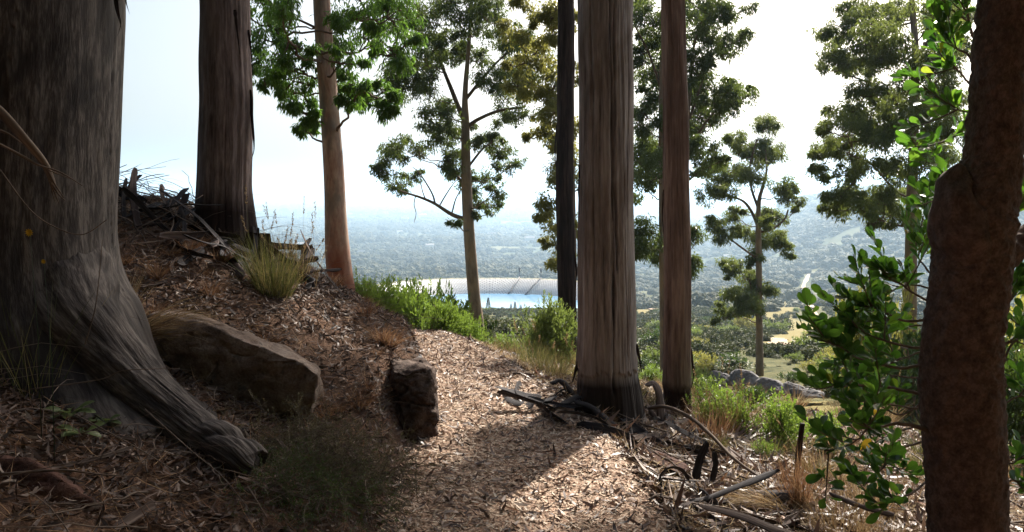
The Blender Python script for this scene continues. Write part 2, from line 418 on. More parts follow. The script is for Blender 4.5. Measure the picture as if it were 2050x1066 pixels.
# the trodden wood-chip path
def build_path():
    ys = np.arange(-1.5, 10.6, .02); k = 46; o = np.linspace(0, 1, k)
    L, Rr = xl(ys) - .03, xr(ys) + .03
    L = L + .05 * vn(ys * 2.2, ys * 0, 0, 31) ; Rr = Rr + .06 * vn(ys * 2.6, ys * 0, 0, 32)
    X = L[:, None] + (Rr - L)[:, None] * o[None]; Y = np.repeat(ys[:, None], k, 1)
    Z = H(X, Y) + .012 * (1 - (2*o[None]-1)**8) + .008 * fbm(X * 14, Y * 14, 0, 33, 3)
    Z[:, 0] -= .03; Z[:, -1] -= .03
    i = np.arange(len(ys)-1)[:, None]*k; j = np.arange(k-1)[None]
    q = np.stack([i+j, i+j+1, i+k+j+1, i+k+j], -1).reshape(-1, 4)
    m = MB(); m.add(np.stack([X, Y, Z], -1).reshape(-1, 3), q)
    mt, t = mat('wood_chip_mulch'); p = coords(t, (1, 1, 1), 'geo')
    vo = nd(t, 'ShaderNodeTexVoronoi'); vo.inputs['Scale'].default_value = 46; vo.inputs['Randomness'].default_value = 1
    wv = nd(t, 'ShaderNodeVectorMath', operation='ADD'); lk(t, p, wv.inputs[0])
    nn = nd(t, 'ShaderNodeTexNoise'); nn.inputs['Scale'].default_value = 20; lk(t, p, nn.inputs['Vector'])
    sca = nd(t, 'ShaderNodeVectorMath', operation='SCALE'); sca.inputs[3].default_value = .05; lk(t, nn.outputs['Color'], sca.inputs[0]); lk(t, sca.outputs[0], wv.inputs[1])
    lk(t, wv.outputs[0], vo.inputs['Vector'])
    sp = nd(t, 'ShaderNodeSeparateColor'); lk(t, vo.outputs['Color'], sp.inputs[0])
    c = ramp(t, sp.outputs[0], [(0, (.20, .12, .08)), (.4, (.38, .25, .17)), (.75, (.52, .37, .27)), (1, (.66, .52, .40))])
    c = mix(t, math_(t, 'MULTIPLY', noise(t, p, 2.2, 4), .6), c, (.17, .09, .062))
    h = math_(t, 'ADD', vo.outputs['Distance'], math_(t, 'MULTIPLY', noise(t, p, 90, 3), .6))
    finish(t, c, .9, h, .9, .012, .2)
    m.obj('path', mt, kind='structure')
build_path()

# ------------------------------------------------------------------ reservoir
def build_reservoir():
    th = np.linspace(0, 2*np.pi, 180, endpoint=False)
    m = MB(); V = [(LC[0], LC[1], LZ)] + [(LC[0] + 41*math.copysign(abs(math.cos(a))**.8, math.cos(a)), LC[1] + 35.5*math.copysign(abs(math.sin(a))**.85, math.sin(a)), LZ) for a in th]
    m.add(V, None, [(0, k+1, (k+1) % 180 + 1) for k in range(180)])
    mt, t = mat('reservoir_water'); p = coords(t, (1, 1, 1), 'geo')
    b = finish(t, (.16, .34, .52), .07, noise(t, p, 1.2, 3), .04, .05, .8); b.inputs['IOR'].default_value = 1.33
    m.obj('water', mt, kind='structure')
    # embankment ring: inner lined face, crest, outer grass face; fades into the hillside on the near side
    n = 220; th = np.linspace(R(-30), R(210), n); m = MB()
    hgt = 5.2 * ss(np.sin(th), -.45, .1)
    prof = [(.0, -1.5, 0), (.5, -.3, 0), (13, 1, 1), (16, 1.02, 1), (34, -4.5, 1)]
    rows = []
    for d, f, hh in prof:
        z = LZ + (np.where(hh, hgt * f + (0.2), f) if f <= 1.1 and f > -1 else f + 0*th)
        if f == -4.5: z = LZ - 14 + 0*th
        if f == 1 or f == 1.02: z = LZ + hgt * f + .15
        rows.append(np.stack([LC[0] + (37.3 + d*.92)*np.sign(np.cos(th))*np.abs(np.cos(th))**.8, LC[1] + (33.3 + d)*np.sign(np.sin(th))*np.abs(np.sin(th))**.85, z], -1))
    A = np.array(rows); np_ = len(prof)
    def strip(r0, r1, sub=1):
        mm = MB(); V = A[r0:r1+1].reshape(-1, 3); k = r1 - r0 + 1
        i = np.arange(k-1)[:, None]*n; j = np.arange(n-1)[None]
        mm.add(V, np.stack([i+j+1, i+j, i+n+j, i+n+j+1], -1).reshape(-1, 4),
               bc=np.stack([np.tile(th*42, k), np.repeat([prof[r][0] for r in range(r0, r1+1)], n), np.zeros(k*n)], -1)); return mm
    root = thing('reservoir_embankment', 'pale stone-lined embankment curving round the far side of the reservoir', 'embankment', (LC[0], LC[1], LZ))
    mt, t = mat('stone_lining'); v = coords(t, (1, 1, 1), 'attr')
    br = nd(t, 'ShaderNodeTexBrick'); lk(t, v, br.inputs['Vector']); br.inputs['Scale'].default_value = 1; br.offset = .5; br.inputs['Brick Width'].default_value = 1.1
    br.inputs['Row Height'].default_value = .95; br.inputs['Mortar Size'].default_value = .11; br.inputs['Mortar Smooth'].default_value = .3
    br.inputs['Color1'].default_value = (.74, .71, .66, 1); br.inputs['Color2'].default_value = (.60, .56, .52, 1); br.inputs['Mortar'].default_value = (.16, .14, .13, 1)
    c = mix(t, ramp(t, noise(t, v, .35, 4), [(.45, g3(0)), (.65, g3(.5))]), br.outputs[0], (.5, .46, .42))
    bb = finish(t, c, .5, math_(t, 'ADD', br.outputs['Fac'], noise(t, v, 3, 3)), .6, .15, .6)
    part(strip(0, 2), 'lined_face', mt, root)
    mt, t = mat('embankment_grass'); c = ramp(t, noise(t, coords(t, (1, 1, 1), 'geo'), .6, 5), [(.4, (.06, .07, .025)), (.6, (.26, .21, .12))]); finish(t, c)
    part(strip(2, 4), 'grass_bank', mt, root)
    # two dark steel pipes running down the lining, each with its mast on the crest
    dm, t = mat('dark_steel'); finish(t, (.05, .045, .045), .6)
    for px, lean in ((1040, .02), (1083, .05)):
        a = math.acos(np.clip((W(px, 560, 350)[0]) / 49 + .2, -1, 1))
        def at(d, z, da=0): return (LC[0] + (37.3 + d*.92)*math.cos(a+da), LC[1] + (33.3+d)*math.sin(a+da), z)
        r = thing('outlet_mast', '%s of the two dark masts with pipes on the reservoir crest' % ('left' if px == 1040 else 'right'), 'mast', at(14, LZ+5.6), 'masts on the reservoir crest')
        m = MB(); tube(m, [at(0, LZ-.2, .05), at(2, LZ+.95, .03), at(7, LZ+3.3, .02), at(14, LZ+6.1)], .38, 8); part(m, 'pipe', dm, r)
        m = MB(); tube(m, [at(14, LZ+5.6), at(14, LZ+10)], .13, 6); tube(m, [at(14, LZ+10, -.012), at(14, LZ+10, .012)], .12, 6)
        tube(m, [at(14, LZ+8.6), at(14, LZ+10.6)], .36, 6); part(m, 'pole', dm, r)
build_reservoir()

# ------------------------------------------------------------------ bark and leaf materials
B_GREY = bark_mat('weathered_grey_bark', [(.12, .100, .097), (.255, .218, .207), (.39, .35, .335)], 12, 19, 1.0, .014, patch=((.17, .13, .105), .6), band=(.62, .72, (.030, .022, .02), .12))
B_RED = bark_mat('red_brown_stringy_bark', [(.085, .055, .045), (.215, .148, .122), (.35, .265, .225)], 14, 16, 1.0, .013, patch=((.14, .10, .085), .5), band=(.5, .6, (.04, .02, .016), .1))
B_DARK = bark_mat('blackened_bark', [(.006, .004, .004), (.022, .013, .011), (.06, .038, .03)], 12, 13, 1.0, .016)
B_BROWN = bark_mat('purple_brown_bark', [(.06, .042, .039), (.165, .122, .112), (.28, .22, .205)], 7, 14, .9, .012, patch=((.12, .09, .08), .5), band=(.55, .75, (.025, .014, .012), .15))
B_PINK = bark_mat('pink_and_cream_bark', [(.20, .12, .09), (.34, .22, .165), (.46, .35, .27)], 4, 7, .3, .006, patch=((.17, .155, .13), .75), band=(2.0, 3.0, (.20, .075, .045), 2.6))
B_PALE = bark_mat('smooth_pale_bark', [(.12, .08, .06), (.20, .145, .11), (.27, .21, .165)], 5, 3, .25, .006, patch=((.30, .20, .13), .6))
B_ROOT = bark_mat('silvery_old_bark', [(.018, .013, .012), (.052, .040, .036), (.15, .126, .112)], 6, 26, .9, .010, .7, patch=((.014, .010, .010), .8))
B_WART = bark_mat('rough_brown_bark', [(.045, .028, .022), (.085, .053, .042), (.14, .092, .074)], 1.3, 40, .7, .005, .9)
B_TWIG = bark_mat('grey_twig_bark', [(.05, .035, .027), (.13, .095, .075), (.27, .21, .17)], 8, 16, .5, .004)
B_LIMB = bark_mat('limb_bark', [(.06, .04, .03), (.13, .09, .065), (.22, .165, .125)], 5, 5, .3, .006)
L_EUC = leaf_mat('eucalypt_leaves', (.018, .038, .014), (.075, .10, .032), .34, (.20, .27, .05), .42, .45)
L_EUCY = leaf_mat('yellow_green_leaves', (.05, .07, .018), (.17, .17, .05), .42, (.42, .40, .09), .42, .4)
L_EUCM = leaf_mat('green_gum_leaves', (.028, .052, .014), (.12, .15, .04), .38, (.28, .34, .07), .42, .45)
L_DRY = leaf_mat('dry_shrub_leaves', (.05, .045, .026), (.16, .14, .08), .3, (.25, .22, .1), .5, .3)
L_HANG = leaf_mat('hanging_green_leaves', (.02, .05, .012), (.075, .13, .026), .42, (.22, .42, .05), .4, .5)
L_BRIGHT = leaf_mat('bright_bush_leaves', (.04, .085, .014), (.12, .19, .035), .42, (.30, .44, .06), .45, .4)
L_OLIVE = leaf_mat('olive_bush_leaves', (.04, .07, .018), (.11, .14, .05), .38, (.26, .34, .07), .4, .5)
L_DEEP = leaf_mat('deep_green_leaves', (.014, .032, .010), (.045, .075, .02), .28, (.12, .2, .03), .45, .4)
L_FAR = leaf_mat('woodland_leaves', (.010, .024, .008), (.15, .145, .065), .12, (.12, .15, .04), .7, .2, inst=True)

# ------------------------------------------------------------------ tree helpers
# foliage added above the frame is left out wherever it would shade these places (path, right-hand debris, parts of the bank)
LITP = [[G(*q) for q in poly] for poly in ([(790, 690), (960, 692), (1020, 728), (850, 735)], [(850, 742), (1010, 746), (1062, 785), (1000, 860), (870, 880), (866, 800)],
        [(1170, 880), (1275, 880), (1225, 950), (1125, 1064), (990, 1064), (1100, 950)], [(1255, 985), (1400, 930), (1700, 880), (1860, 900), (1860, 1064), (1290, 1064)], [(1380, 860), (1700, 800), (1860, 890), (1450, 930)],
        [(680, 625), (725, 640), (770, 675), (730, 680)], [(1000, 700), (1130, 720), (1140, 770), (1060, 735)])]
DAP = [(G(*p[:2]), p[2]) for p in ((130, 745, .16), (60, 810, .14), (200, 790, .12), (250, 600, .3), (240, 560, .3), (560, 590, .35), (560, 690, .2), (610, 745, .14), (330, 690, .1), (420, 790, .1), (380, 720, .1), (470, 640, .18), (350, 560, .25), (560, 820, .16), (500, 800, .1), (730, 880, .12))]
def is_lit(x, y):
    x, y = np.array([x]), np.array([y])
    return any(inpoly(x, y, P)[0] for P in LITP) or any((x[0]-p[0])**2 + (y[0]-p[1])**2 < k*k for p, k in DAP)
SDN = np.array(SUND[:])
def blocks(c, r):
    """does a foliage ball shade any place that should be in the sun?"""
    c = np.asarray(c, float); t = (c[2] - .1) / SDN[2]; q = c - SDN * t
    if q[1] < 1 or q[1] > 12: return False
    for dx, dy in ((0, 0), (1, 0), (-1, 0), (0, 1.3), (0, -1.3), (.7, .9), (-.7, .9), (.7, -.9), (-.7, -.9)):
        if is_lit(q[0] + dx*r*.9, q[1] + dy*r*.9): return True
    return False
def shade_balls(xr0, xr1, seed, yr=(1.4, 7.4), step=.34, ty=(20.5, 23.5), r=.24):
    """small foliage balls added out of view in a crown, to shade chosen ground"""
    g = np.random.default_rng(seed); out = []
    for y in np.arange(yr[0], yr[1], step):
        for x in np.arange(-4.2, 1.9, step):
            xx, yy = x + g.uniform(-.12, .12), y + g.uniform(-.12, .12); p = np.array([xx, yy, HZ(xx, yy)]); t = (g.uniform(*ty) - yy) / SDN[1]; c = p + SDN * t
            if not (xr0 <= c[0] < xr1) or any(is_lit(xx + a*.30, yy + b*.34) for a, b in ((0, 0), (1, 0), (-1, 0), (0, 1), (0, -1))): continue
            out.append((c, r))
    return out
def clump_leaves(mb, c, r, n, L, wd, droop=.5, blobs=7, var0=.5, flat=.75):
    """foliage of one branch end: small blobs of leaves on the upper shell of an ellipsoid"""
    c = np.asarray(c); bl = unit(rng.normal(size=(blobs, 3))) * (rng.random((blobs, 1)) ** .4)
    bl[:, 2] = bl[:, 2] * .85 + .05
    B = c + bl * r * np.array([.78, .78, .78*flat]); br = r * rng.uniform(.26, .48, blobs)
    k = rng.integers(0, blobs, n); d = unit(rng.normal(size=(n, 3)))
    rad = rng.random((n, 1)) ** .45
    off = d * rad * (br[k] * rng.choice([.8, 1.0, 1.35], n, p=[.45, .4, .15]))[:, None]; off[:, 2] *= flat
    P = B[k] + off
    D = unit(d * [.7, .7, .35] + rng.normal(size=(n, 3)) * .5 + [0, 0, -droop])
    Nn = unit(rng.normal(size=(n, 3)) + [0, 0, .8])
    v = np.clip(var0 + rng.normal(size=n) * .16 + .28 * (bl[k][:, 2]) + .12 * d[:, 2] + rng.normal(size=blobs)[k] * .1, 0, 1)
    leaves(mb, P, D, Nn, L * rng.uniform(.6, 1.3, n), wd * rng.uniform(.7, 1.25, n), .2, v)
    return B

def limb(mb, a, b, r0, r1, sag=.12, wob=.06, n=10, ns=5, seed=0):
    a, b = np.asarray(a, float), np.asarray(b, float); L = np.linalg.norm(b - a); t = np.linspace(0, 1, n)[:, None]
    P = a + (b - a) * t + np.array([0, 0, -1]) * (np.sin(np.pi * t) * L * sag)
    r = np.random.default_rng(seed); w = np.cumsum(r.normal(size=(n, 3)), 0); w -= w[0] + (w[-1] - w[0]) * t
    P = P + w * L * wob * .5
    tube(mb, P, r0 + (r1 - r0) * np.linspace(0, 1, n) ** .8, ns, cap=False); return P

def gum(label, Y, trunk, clumps, bark, lm, leafL=.17, leafW=.05, dens=120, depth=.8, forks=(), seed=1, zoom=None, group=None, flat=.98, var0=.5, droop=.7, extra=(), name='eucalyptus_tree', rscale=1.0, shade=(), ns=20, disp=None, base_off=0, ctrunk=None, dead=(), ysq=.8):
    """trunk: (px, py, width px) from the base up; clumps: (px, py, rx, ry)"""
    global rng
    rng = np.random.default_rng(seed)
    f = (lambda x, y: (zoom[0] + x * zoom[2], zoom[1] + y * zoom[2])) if zoom else (lambda x, y: (x, y)); zs = zoom[2] if zoom else 1
    T = np.array([np.append(W(*f(p[0], p[1]), Y), p[2] * zs / FPX * Y / 2) for p in trunk])
    gz = HZ(T[0][0], T[0][1]) - .12
    T = np.vstack([[T[0][0], T[0][1], gz, T[0][3] * 1.18], [T[0][0], T[0][1], gz + .3, T[0][3] * 1.06], T]) if T[0][2] > gz + .4 else T
    root = thing(name, label, 'tree', (T[0][0], T[0][1], T[0][2]), group)
    S = spline(T, 46); zt = S[:, 2]
    m = MB(); tube(m, S[:, :3], S[:, 3], ns, disp=disp or (lambda th, s, r: r * .06 * vn(np.cos(th)*1.5, np.sin(th)*1.5, s*.8, seed)))
    part(m, 'trunk', bark, root)
    nodes = [S]; lb = MB()
    for fk in forks:
        P = np.array([np.append(W(*f(p[0], p[1]), Y + (p[3] if len(p) > 3 else 0)), p[2] * zs / FPX * Y / 2) for p in fk]); Q = spline(P, 22)
        tube(lb, Q[:, :3], Q[:, 3], 8, cap=False); nodes.append(Q)
    for dd in dead:
        P = np.array([np.append(W(*f(p[0], p[1]), Y), p[2] * zs / FPX * Y / 2) for p in dd]); Q = spline(P, 18)
        tube(lb, Q[:, :3], Q[:, 3], 6, cap=True)
    N = np.vstack(nodes); cr = MB()
    pts = []
    for (px, py, rx, ry) in clumps:
        r = (rx + ry) / 2 * zs / FPX * Y * rscale
        tx = np.interp(W(*f(px, py), Y)[2], zt, S[:, 0]); w0 = W(*f(px, py), Y)
        lat = abs(w0[0] - tx)
        y = Y + rng.uniform(-1, 1) * min(depth * max(.6, 1.6 - .25*lat) * 1.6, 3.4) * ysq
        pts.append((W(*f(px, py), y), r))
    for c, r in list(pts):
        for q_ in range(2): pts.append((c + unit(rng.normal(size=3)) * r * [1.5, 1.5, 1.0] * rng.uniform(.7, 1.15), r * rng.uniform(.35, .65)))
    for c, r in extra:
        if not blocks(c, r*1.3): pts.append((np.array(c, float), r))
    n0 = len(pts)
    for c, r in sorted(shade, key=lambda q: np.linalg.norm(S[:, :3] - q[0], axis=1).min()): pts.append((c, r))
    for i, (c, r) in enumerate(pts):
        # nearest trunk/limb node lying lower than the clump
        d = np.linalg.norm(N[:, :3] - c, axis=1); want = c[2] - .45 * np.linalg.norm(N[:, :2] - c[:2], axis=1)
        cost = d + (1.2 * np.abs(N[:, 2] - want) if i < n0 else 0); k = int(np.argmin(cost)); a = N[k, :3]
        if d[k] > .15:
            Pl = limb(lb, a, c - [0, 0, r * .25], .011 if i >= n0 else min(N[k, 3] * .55, .014 + d[k] * .011), .004 if i >= n0 else .009, .05, .07, 10, 4 if i >= n0 else 5, seed * 100 + i)
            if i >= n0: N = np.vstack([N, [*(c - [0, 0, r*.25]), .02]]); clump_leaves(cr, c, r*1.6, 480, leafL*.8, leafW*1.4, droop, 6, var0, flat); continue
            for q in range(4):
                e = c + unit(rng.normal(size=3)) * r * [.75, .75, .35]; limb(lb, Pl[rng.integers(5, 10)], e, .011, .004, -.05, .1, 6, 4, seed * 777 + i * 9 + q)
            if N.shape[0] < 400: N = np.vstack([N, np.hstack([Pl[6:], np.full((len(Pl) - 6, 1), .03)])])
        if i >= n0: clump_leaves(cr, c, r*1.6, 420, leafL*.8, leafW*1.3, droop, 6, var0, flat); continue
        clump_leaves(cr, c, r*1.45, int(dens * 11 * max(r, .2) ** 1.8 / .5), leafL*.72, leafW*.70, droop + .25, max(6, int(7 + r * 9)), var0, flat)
    part(lb, 'branches', B_LIMB if bark is not B_PALE else B_LIMB, root)
    part(cr, 'crown', lm, root, smooth=False)
    rng = np.random.default_rng(seed + 1000)
    return root

def top_crown(cx, cy, z0, z1, rad, n, seed, r=(.8, 1.5)):
    g = np.random.default_rng(seed); o = []
    for k in range(n):
        a = g.uniform(0, 2*np.pi); d = rad * g.random() ** .6; z = g.uniform(z0, z1); o.append(((cx + d*math.cos(a), cy + d*math.sin(a), z), g.uniform(*r)))
    return o

# ------------------------------------------------------------------ middle-distance gum trees
cA = [(330,60,120,60),(450,60,110,70),(250,60,70,50),(540,90,60,60),(650,150,80,50),(700,190,50,40),(760,250,80,50),(720,330,70,60),(740,400,60,50),(270,230,90,50),(200,300,70,50),(120,330,80,50),(150,390,90,50),(260,350,80,50),(320,240,70,50),(400,250,60,50),(360,190,60,50),(180,140,60,50),(450,240,50,40),(280,400,80,50),(270,510,60,50),(330,470,50,40),(350,560,70,50),(330,610,60,60),(400,590,60,50),(380,690,50,40),(370,740,60,45),(410,760,50,40),(150,650,60,45),(230,650,50,30),(120,700,50,50),(100,760,40,50),(150,810,60,30),(210,790,40,30),(560,330,70,50),(630,330,60,60),(660,380,60,60),(630,430,50,50),(620,510,50,40),(690,510,60,40),(520,270,50,40),(600,200,80,60),(560,630,50,40),(620,660,40,40),(640,740,30,50),(590,700,30,30),(540,790,50,40),(590,850,35,35),(510,890,40,40),(560,920,40,25),(500,960,20,20),(405,990,18,25),(450,830,30,40),(490,640,30,40),(330,0,90,50),(470,-30,110,60),(590,60,50,50),(420,130,60,40)]
gum('tall slender pale-trunked gum with spreading crown, its bare lower limb reaching left over the lake', 25,
    [(955, 642, 27), (950, 600, 25), (943, 520, 23), (937, 430, 22), (933, 330, 19), (932, 250, 16), (931, 190, 11), (938, 100, 8), (944, 0, 6), (946, -120, 3)],
    cA and [(730 + a*.4504, b*.4504, c*.4504, d*.4504) for a, b, c, d in cA], B_PALE, L_EUC, dens=150, seed=3,
    forks=[[(932, 245, 12), (920, 220, 10), (900, 170, 8), (880, 120, 6), (860, 60, 4)], [(934, 440, 9), (905, 430, 8), (870, 408, 6), (840, 395, 5), (808, 385, 3.5), (795, 378, 2)],
           [(934, 255, 9), (960, 238, 7), (1000, 222, 6), (1050, 215, 4)], [(932, 200, 7), (960, 165, 6), (1000, 120, 4), (1040, 90, 3)],
           [(936, 390, 7), (925, 365, 6), (905, 340, 5), (890, 300, 4)], [(941, 330, 5), (965, 300, 4), (985, 285, 3)]],
    dead=[[(871, 408, 4), (866, 390, 3.4), (852, 365, 2.8), (838, 345, 2), (826, 335, 1)], [(880, 412, 3), (893, 390, 2.6), (905, 372, 2), (915, 360, 1)], [(852, 400, 2.6), (845, 380, 2), (842, 355, 1.6), (850, 338, 1)],
          [(905, 426, 3), (912, 400, 2.4), (922, 382, 1.6), (930, 378, 1)], [(832, 392, 2.2), (829, 410, 1.6), (833, 428, 1.4), (829, 446, 1)]],
    extra=top_crown(-1.4, 25, 9, 15, 3.2, 26, 5))
cD = [(305,95,50,40),(190,140,40,30),(195,190,40,30),(330,200,70,40),(270,210,50,40),(110,240,45,35),(70,270,30,20),(180,280,60,40),(260,285,60,35),(95,360,45,45),(150,350,40,40),(370,330,45,30),(385,370,30,30),(415,403,12,10),(350,445,40,30),(300,420,30,25),(300,460,30,20),(190,435,50,25),(110,470,40,25),(205,485,25,20),(150,510,50,15),(270,525,45,40),(320,530,50,40),(365,540,25,25),(385,572,20,18),(185,620,35,30),(165,650,25,20),(270,600,40,20),(240,670,40,30),(170,725,35,30),(220,740,45,35),(270,700,40,30),(325,705,30,20),(150,780,25,30),(215,790,30,25),(260,780,40,30),(120,825,12,12),(180,800,30,20)]
gum('lone tufted gum standing apart on the slope beside grey boulders, above the dirt road', 30,
    [(1521, 752, 16), (1520, 640, 13), (1519, 520, 12), (1518, 440, 10), (1520, 400, 8), (1528, 372, 6), (1535, 340, 4), (1532, 300, 3)],
    [(1370 + a*.535, 200 + b*.535, c*.535, d*.535) for a, b, c, d in cD], B_PALE, L_EUCM, dens=260, seed=9, depth=.7, var0=.35,
    forks=[[(1518, 455, 7), (1505, 425, 6), (1490, 405, 5), (1470, 395, 4)], [(1519, 420, 6), (1505, 380, 5), (1500, 340, 4), (1515, 280, 3)],
           [(1521, 465, 5), (1545, 460, 4), (1570, 440, 4), (1578, 420, 3)], [(1516, 640, 5), (1508, 600, 4), (1500, 560, 3)], [(1519, 520, 5), (1490, 500, 4), (1450, 470, 3)]])
cC = [(510,20,40,30),(560,60,60,50),(525,230,50,50),(540,290,50,50),(560,170,50,50),(590,150,40,30),(560,380,50,50),(520,430,50,40),(540,500,45,50),(570,590,60,60),(520,570,40,50),(560,660,70,60),(530,730,50,50),(600,700,60,60),(540,900,45,50),(560,970,60,60),(520,960,40,50),(590,1010,40,40),(720,30,60,50),(790,40,80,50),(860,50,50,50),(740,110,60,50),(800,130,60,40),(880,160,45,45),(860,200,40,30),(740,220,40,40),(740,290,60,40),(760,350,60,50),(820,400,60,50),(880,400,60,50),(930,370,40,40),(870,340,40,30),(810,450,60,40),(740,440,50,40),(740,500,50,40),(720,560,40,40),(740,590,50,40),(780,650,60,40),(830,650,30,30),(740,940,30,50),(730,1050,40,30),(650,50,60,60),(660,200,50,60),(660,330,50,60),(620,260,50,50),(630,440,50,50)]
SHADE_C = [((5.2 + dx, 22 + dy, z), r) for dx, dy, z, r in ((-.6,0,16,1.9),(1.2,.8,15.4,1.7),(-2.4,.5,15.2,1.8),(-4.2,-.4,15.6,1.8),(-1.4,-1,13.9,1.4),(-3.4,.9,13.6,1.5),(-5.4,.6,14,1.5),(1.8,-.8,17,1.7),(-2,.3,17.6,1.8),(.2,-1,18.4,1.6))]  # unseen upper clumps, added to throw shade on the left bank
gum('gum with dense dark tufts and pale thin trunk, standing close behind the red-brown trunk', 22,
    [(1327, 780, 15), (1328, 700, 14), (1326, 550, 13), (1325, 400, 12), (1324, 250, 11), (1324, 150, 9), (1328, 50, 8), (1332, -60, 7), (1335, -400, 6), (1338, -700, 4)],
    [(1020 + a*.506, b*.506, c*.506, d*.506) for a, b, c, d in cC], B_PALE, L_EUC, dens=200, seed=14, rscale=1.04,
    forks=[[(1372, 330, 8), (1385, 290, 7), (1410, 250, 5), (1430, 225, 4)], [(1326, 500, 7), (1350, 400, 7), (1372, 330, 7), (1380, 200, 6), (1388, 100, 5), (1405, 40, 4)],
           [(1380, 240, 5), (1410, 150, 4), (1425, 100, 3)], [(1324, 180, 6), (1300, 110, 5), (1270, 50, 3)]], extra=SHADE_C, shade=shade_balls(-99, 7.3, 1))
cE = [(370,40,60,50),(330,100,60,50),(290,150,50,40),(270,220,45,40),(300,260,50,35),(360,260,50,40),(420,200,60,60),(470,130,70,60),(440,60,50,50),(520,60,50,50),(520,200,60,60),(480,260,50,40),(560,30,50,40),(650,60,60,60),(720,100,70,70),(760,200,60,60),(700,230,60,60),(650,280,50,60),(750,40,70,60),(540,330,60,50),(400,370,60,40),(440,420,50,40),(350,440,50,50),(310,490,50,45),(370,500,50,40),(280,570,60,40),(230,590,40,35),(350,590,60,40),(430,520,60,50),(450,560,50,50),(500,420,60,50),(540,480,60,50),(500,520,50,50),(540,640,50,40),(220,680,35,35),(330,680,50,30),(400,660,50,40),(310,760,50,40),(350,790,60,40),(280,830,50,30),(380,810,50,40),(440,780,50,50),(500,780,40,50),(450,830,50,40),(430,880,30,30),(520,850,40,40),(540,700,40,40),(640,450,60,70),(660,560,60,70),(640,650,60,60),(700,420,70,70),(720,600,60,60),(650,780,50,60),(640,900,50,60),(700,330,60,60),(740,500,50,60)]
gum('big leafy gum with forked reddish trunk, rising behind the oval-leaved tree', 22,
    [(1822, 640, 26), (1823, 540, 23), (1825, 420, 21), (1829, 300, 18), (1831, 200, 17), (1833, 110, 13), (1828, 30, 11), (1823, -60, 9), (1815, -400, 7), (1810, -620, 3)],
    [(1530 + a*.506, b*.506, c*.506, d*.506) for a, b, c, d in cE], B_PALE, L_EUCM, dens=210, seed=21, rscale=1.08, depth=1.0,
    forks=[[(1832, 115, 11), (1858, 85, 9), (1880, 40, 8), (1900, -40, 6), (1915, -200, 4)], [(1829, 300, 6), (1800, 215, 5), (1760, 175, 5), (1710, 155, 3)],
           [(1826, 400, 5), (1790, 380, 4), (1745, 330, 4), (1700, 310, 3)], [(1825, 455, 5), (1790, 450, 4), (1740, 432, 3)], [(1830, 230, 6), (1860, 180, 5), (1890, 150, 4)]],
    extra=[((9.6, 22, 12), 1.8), ((11.5, 21, 13.5), 1.8), ((13, 22.6, 12.4), 1.7), ((10.6, 23, 16), 1.9), ((12.6, 22, 16.6), 1.8), ((8.6, 21.5, 14.6), 1.6), ((10.4, 21, 9.6), 1.4), ((12.8, 22, 10.4), 1.5)], shade=shade_balls(7.3, 99, 2))
cB = [(140,80,60,50),(110,60,40,30),(60,20,50,40),(180,40,50,40),(250,60,30,60),(170,130,40,40),(100,200,60,40),(60,240,50,40),(90,340,60,50),(170,270,50,60),(160,340,50,60),(180,420,50,50),(160,480,50,50),(120,530,40,30),(190,560,50,50),(180,640,40,50),(200,720,40,50),(260,500,20,80),(260,700,20,80),(160,790,40,40),(150,850,40,40),(190,900,40,50),(180,950,30,40),(190,1030,40,40),(260,900,25,80),(20,330,40,40),(30,130,50,50),(240,300,30,70)]
gum('yellow-green leafy tree partly hidden behind the blackened trunk', 17,
    [(1148, 640, 9), (1150, 540, 9), (1148, 400, 8), (1146, 250, 7), (1144, 120, 6), (1140, 0, 5), (1138, -100, 3)],
    [(1020 + a*.506, b*.506, c*.506, d*.506) for a, b, c, d in cB], B_LIMB, L_EUCY, leafL=.13, leafW=.045, dens=200, seed=33, depth=.5, name='leafy_tree', flat=.95)
cT3 = [(60,60,80,60),(30,130,60,60),(130,60,70,50),(100,140,70,60),(40,230,50,60),(110,230,60,50),(160,250,60,50),(60,300,50,40),(200,180,50,60),(190,310,60,60),(130,340,40,30),(220,380,50,50),(160,420,30,30),(250,460,30,30),(210,500,30,20),(240,500,25,20),(360,60,60,60),(420,60,60,60),(480,40,70,60),(560,60,80,70),(600,130,50,60),(520,150,70,50),(450,140,50,60),(570,210,60,50),(600,230,40,40),(360,240,40,60),(400,290,40,40),(380,350,50,50),(400,400,30,30),(450,340,30,30),(530,360,40,40),(560,390,20,40),(450,400,20,50),(400,190,40,40),(540,440,20,40),(340,160,30,60),(60,0,90,50),(430,-20,90,50),(590,20,70,60)]
gum('gum with pink and cream peeling trunk rust-red near its foot, and hanging bright leaves', 11,
    [(690, 605, 50), (682, 560, 50), (676, 506, 48), (672, 430, 42), (669, 354, 40), (662, 253, 37), (653, 140, 36), (647, 60, 34), (643, -20, 33), (636, -260, 28), (630, -700, 20), (630, -1100, 8)],
    [(500 + a*.506, b*.506, c*.506, d*.506) for a, b, c, d in cT3], B_PINK, L_HANG, leafL=.125, leafW=.03, dens=165, seed=41, depth=.7, flat=1.0, droop=1.1, ns=28,
    extra=top_crown(-2.8, 11, 6, 11.5, 2.0, 20, 8, (.5, .9)), ysq=.9)

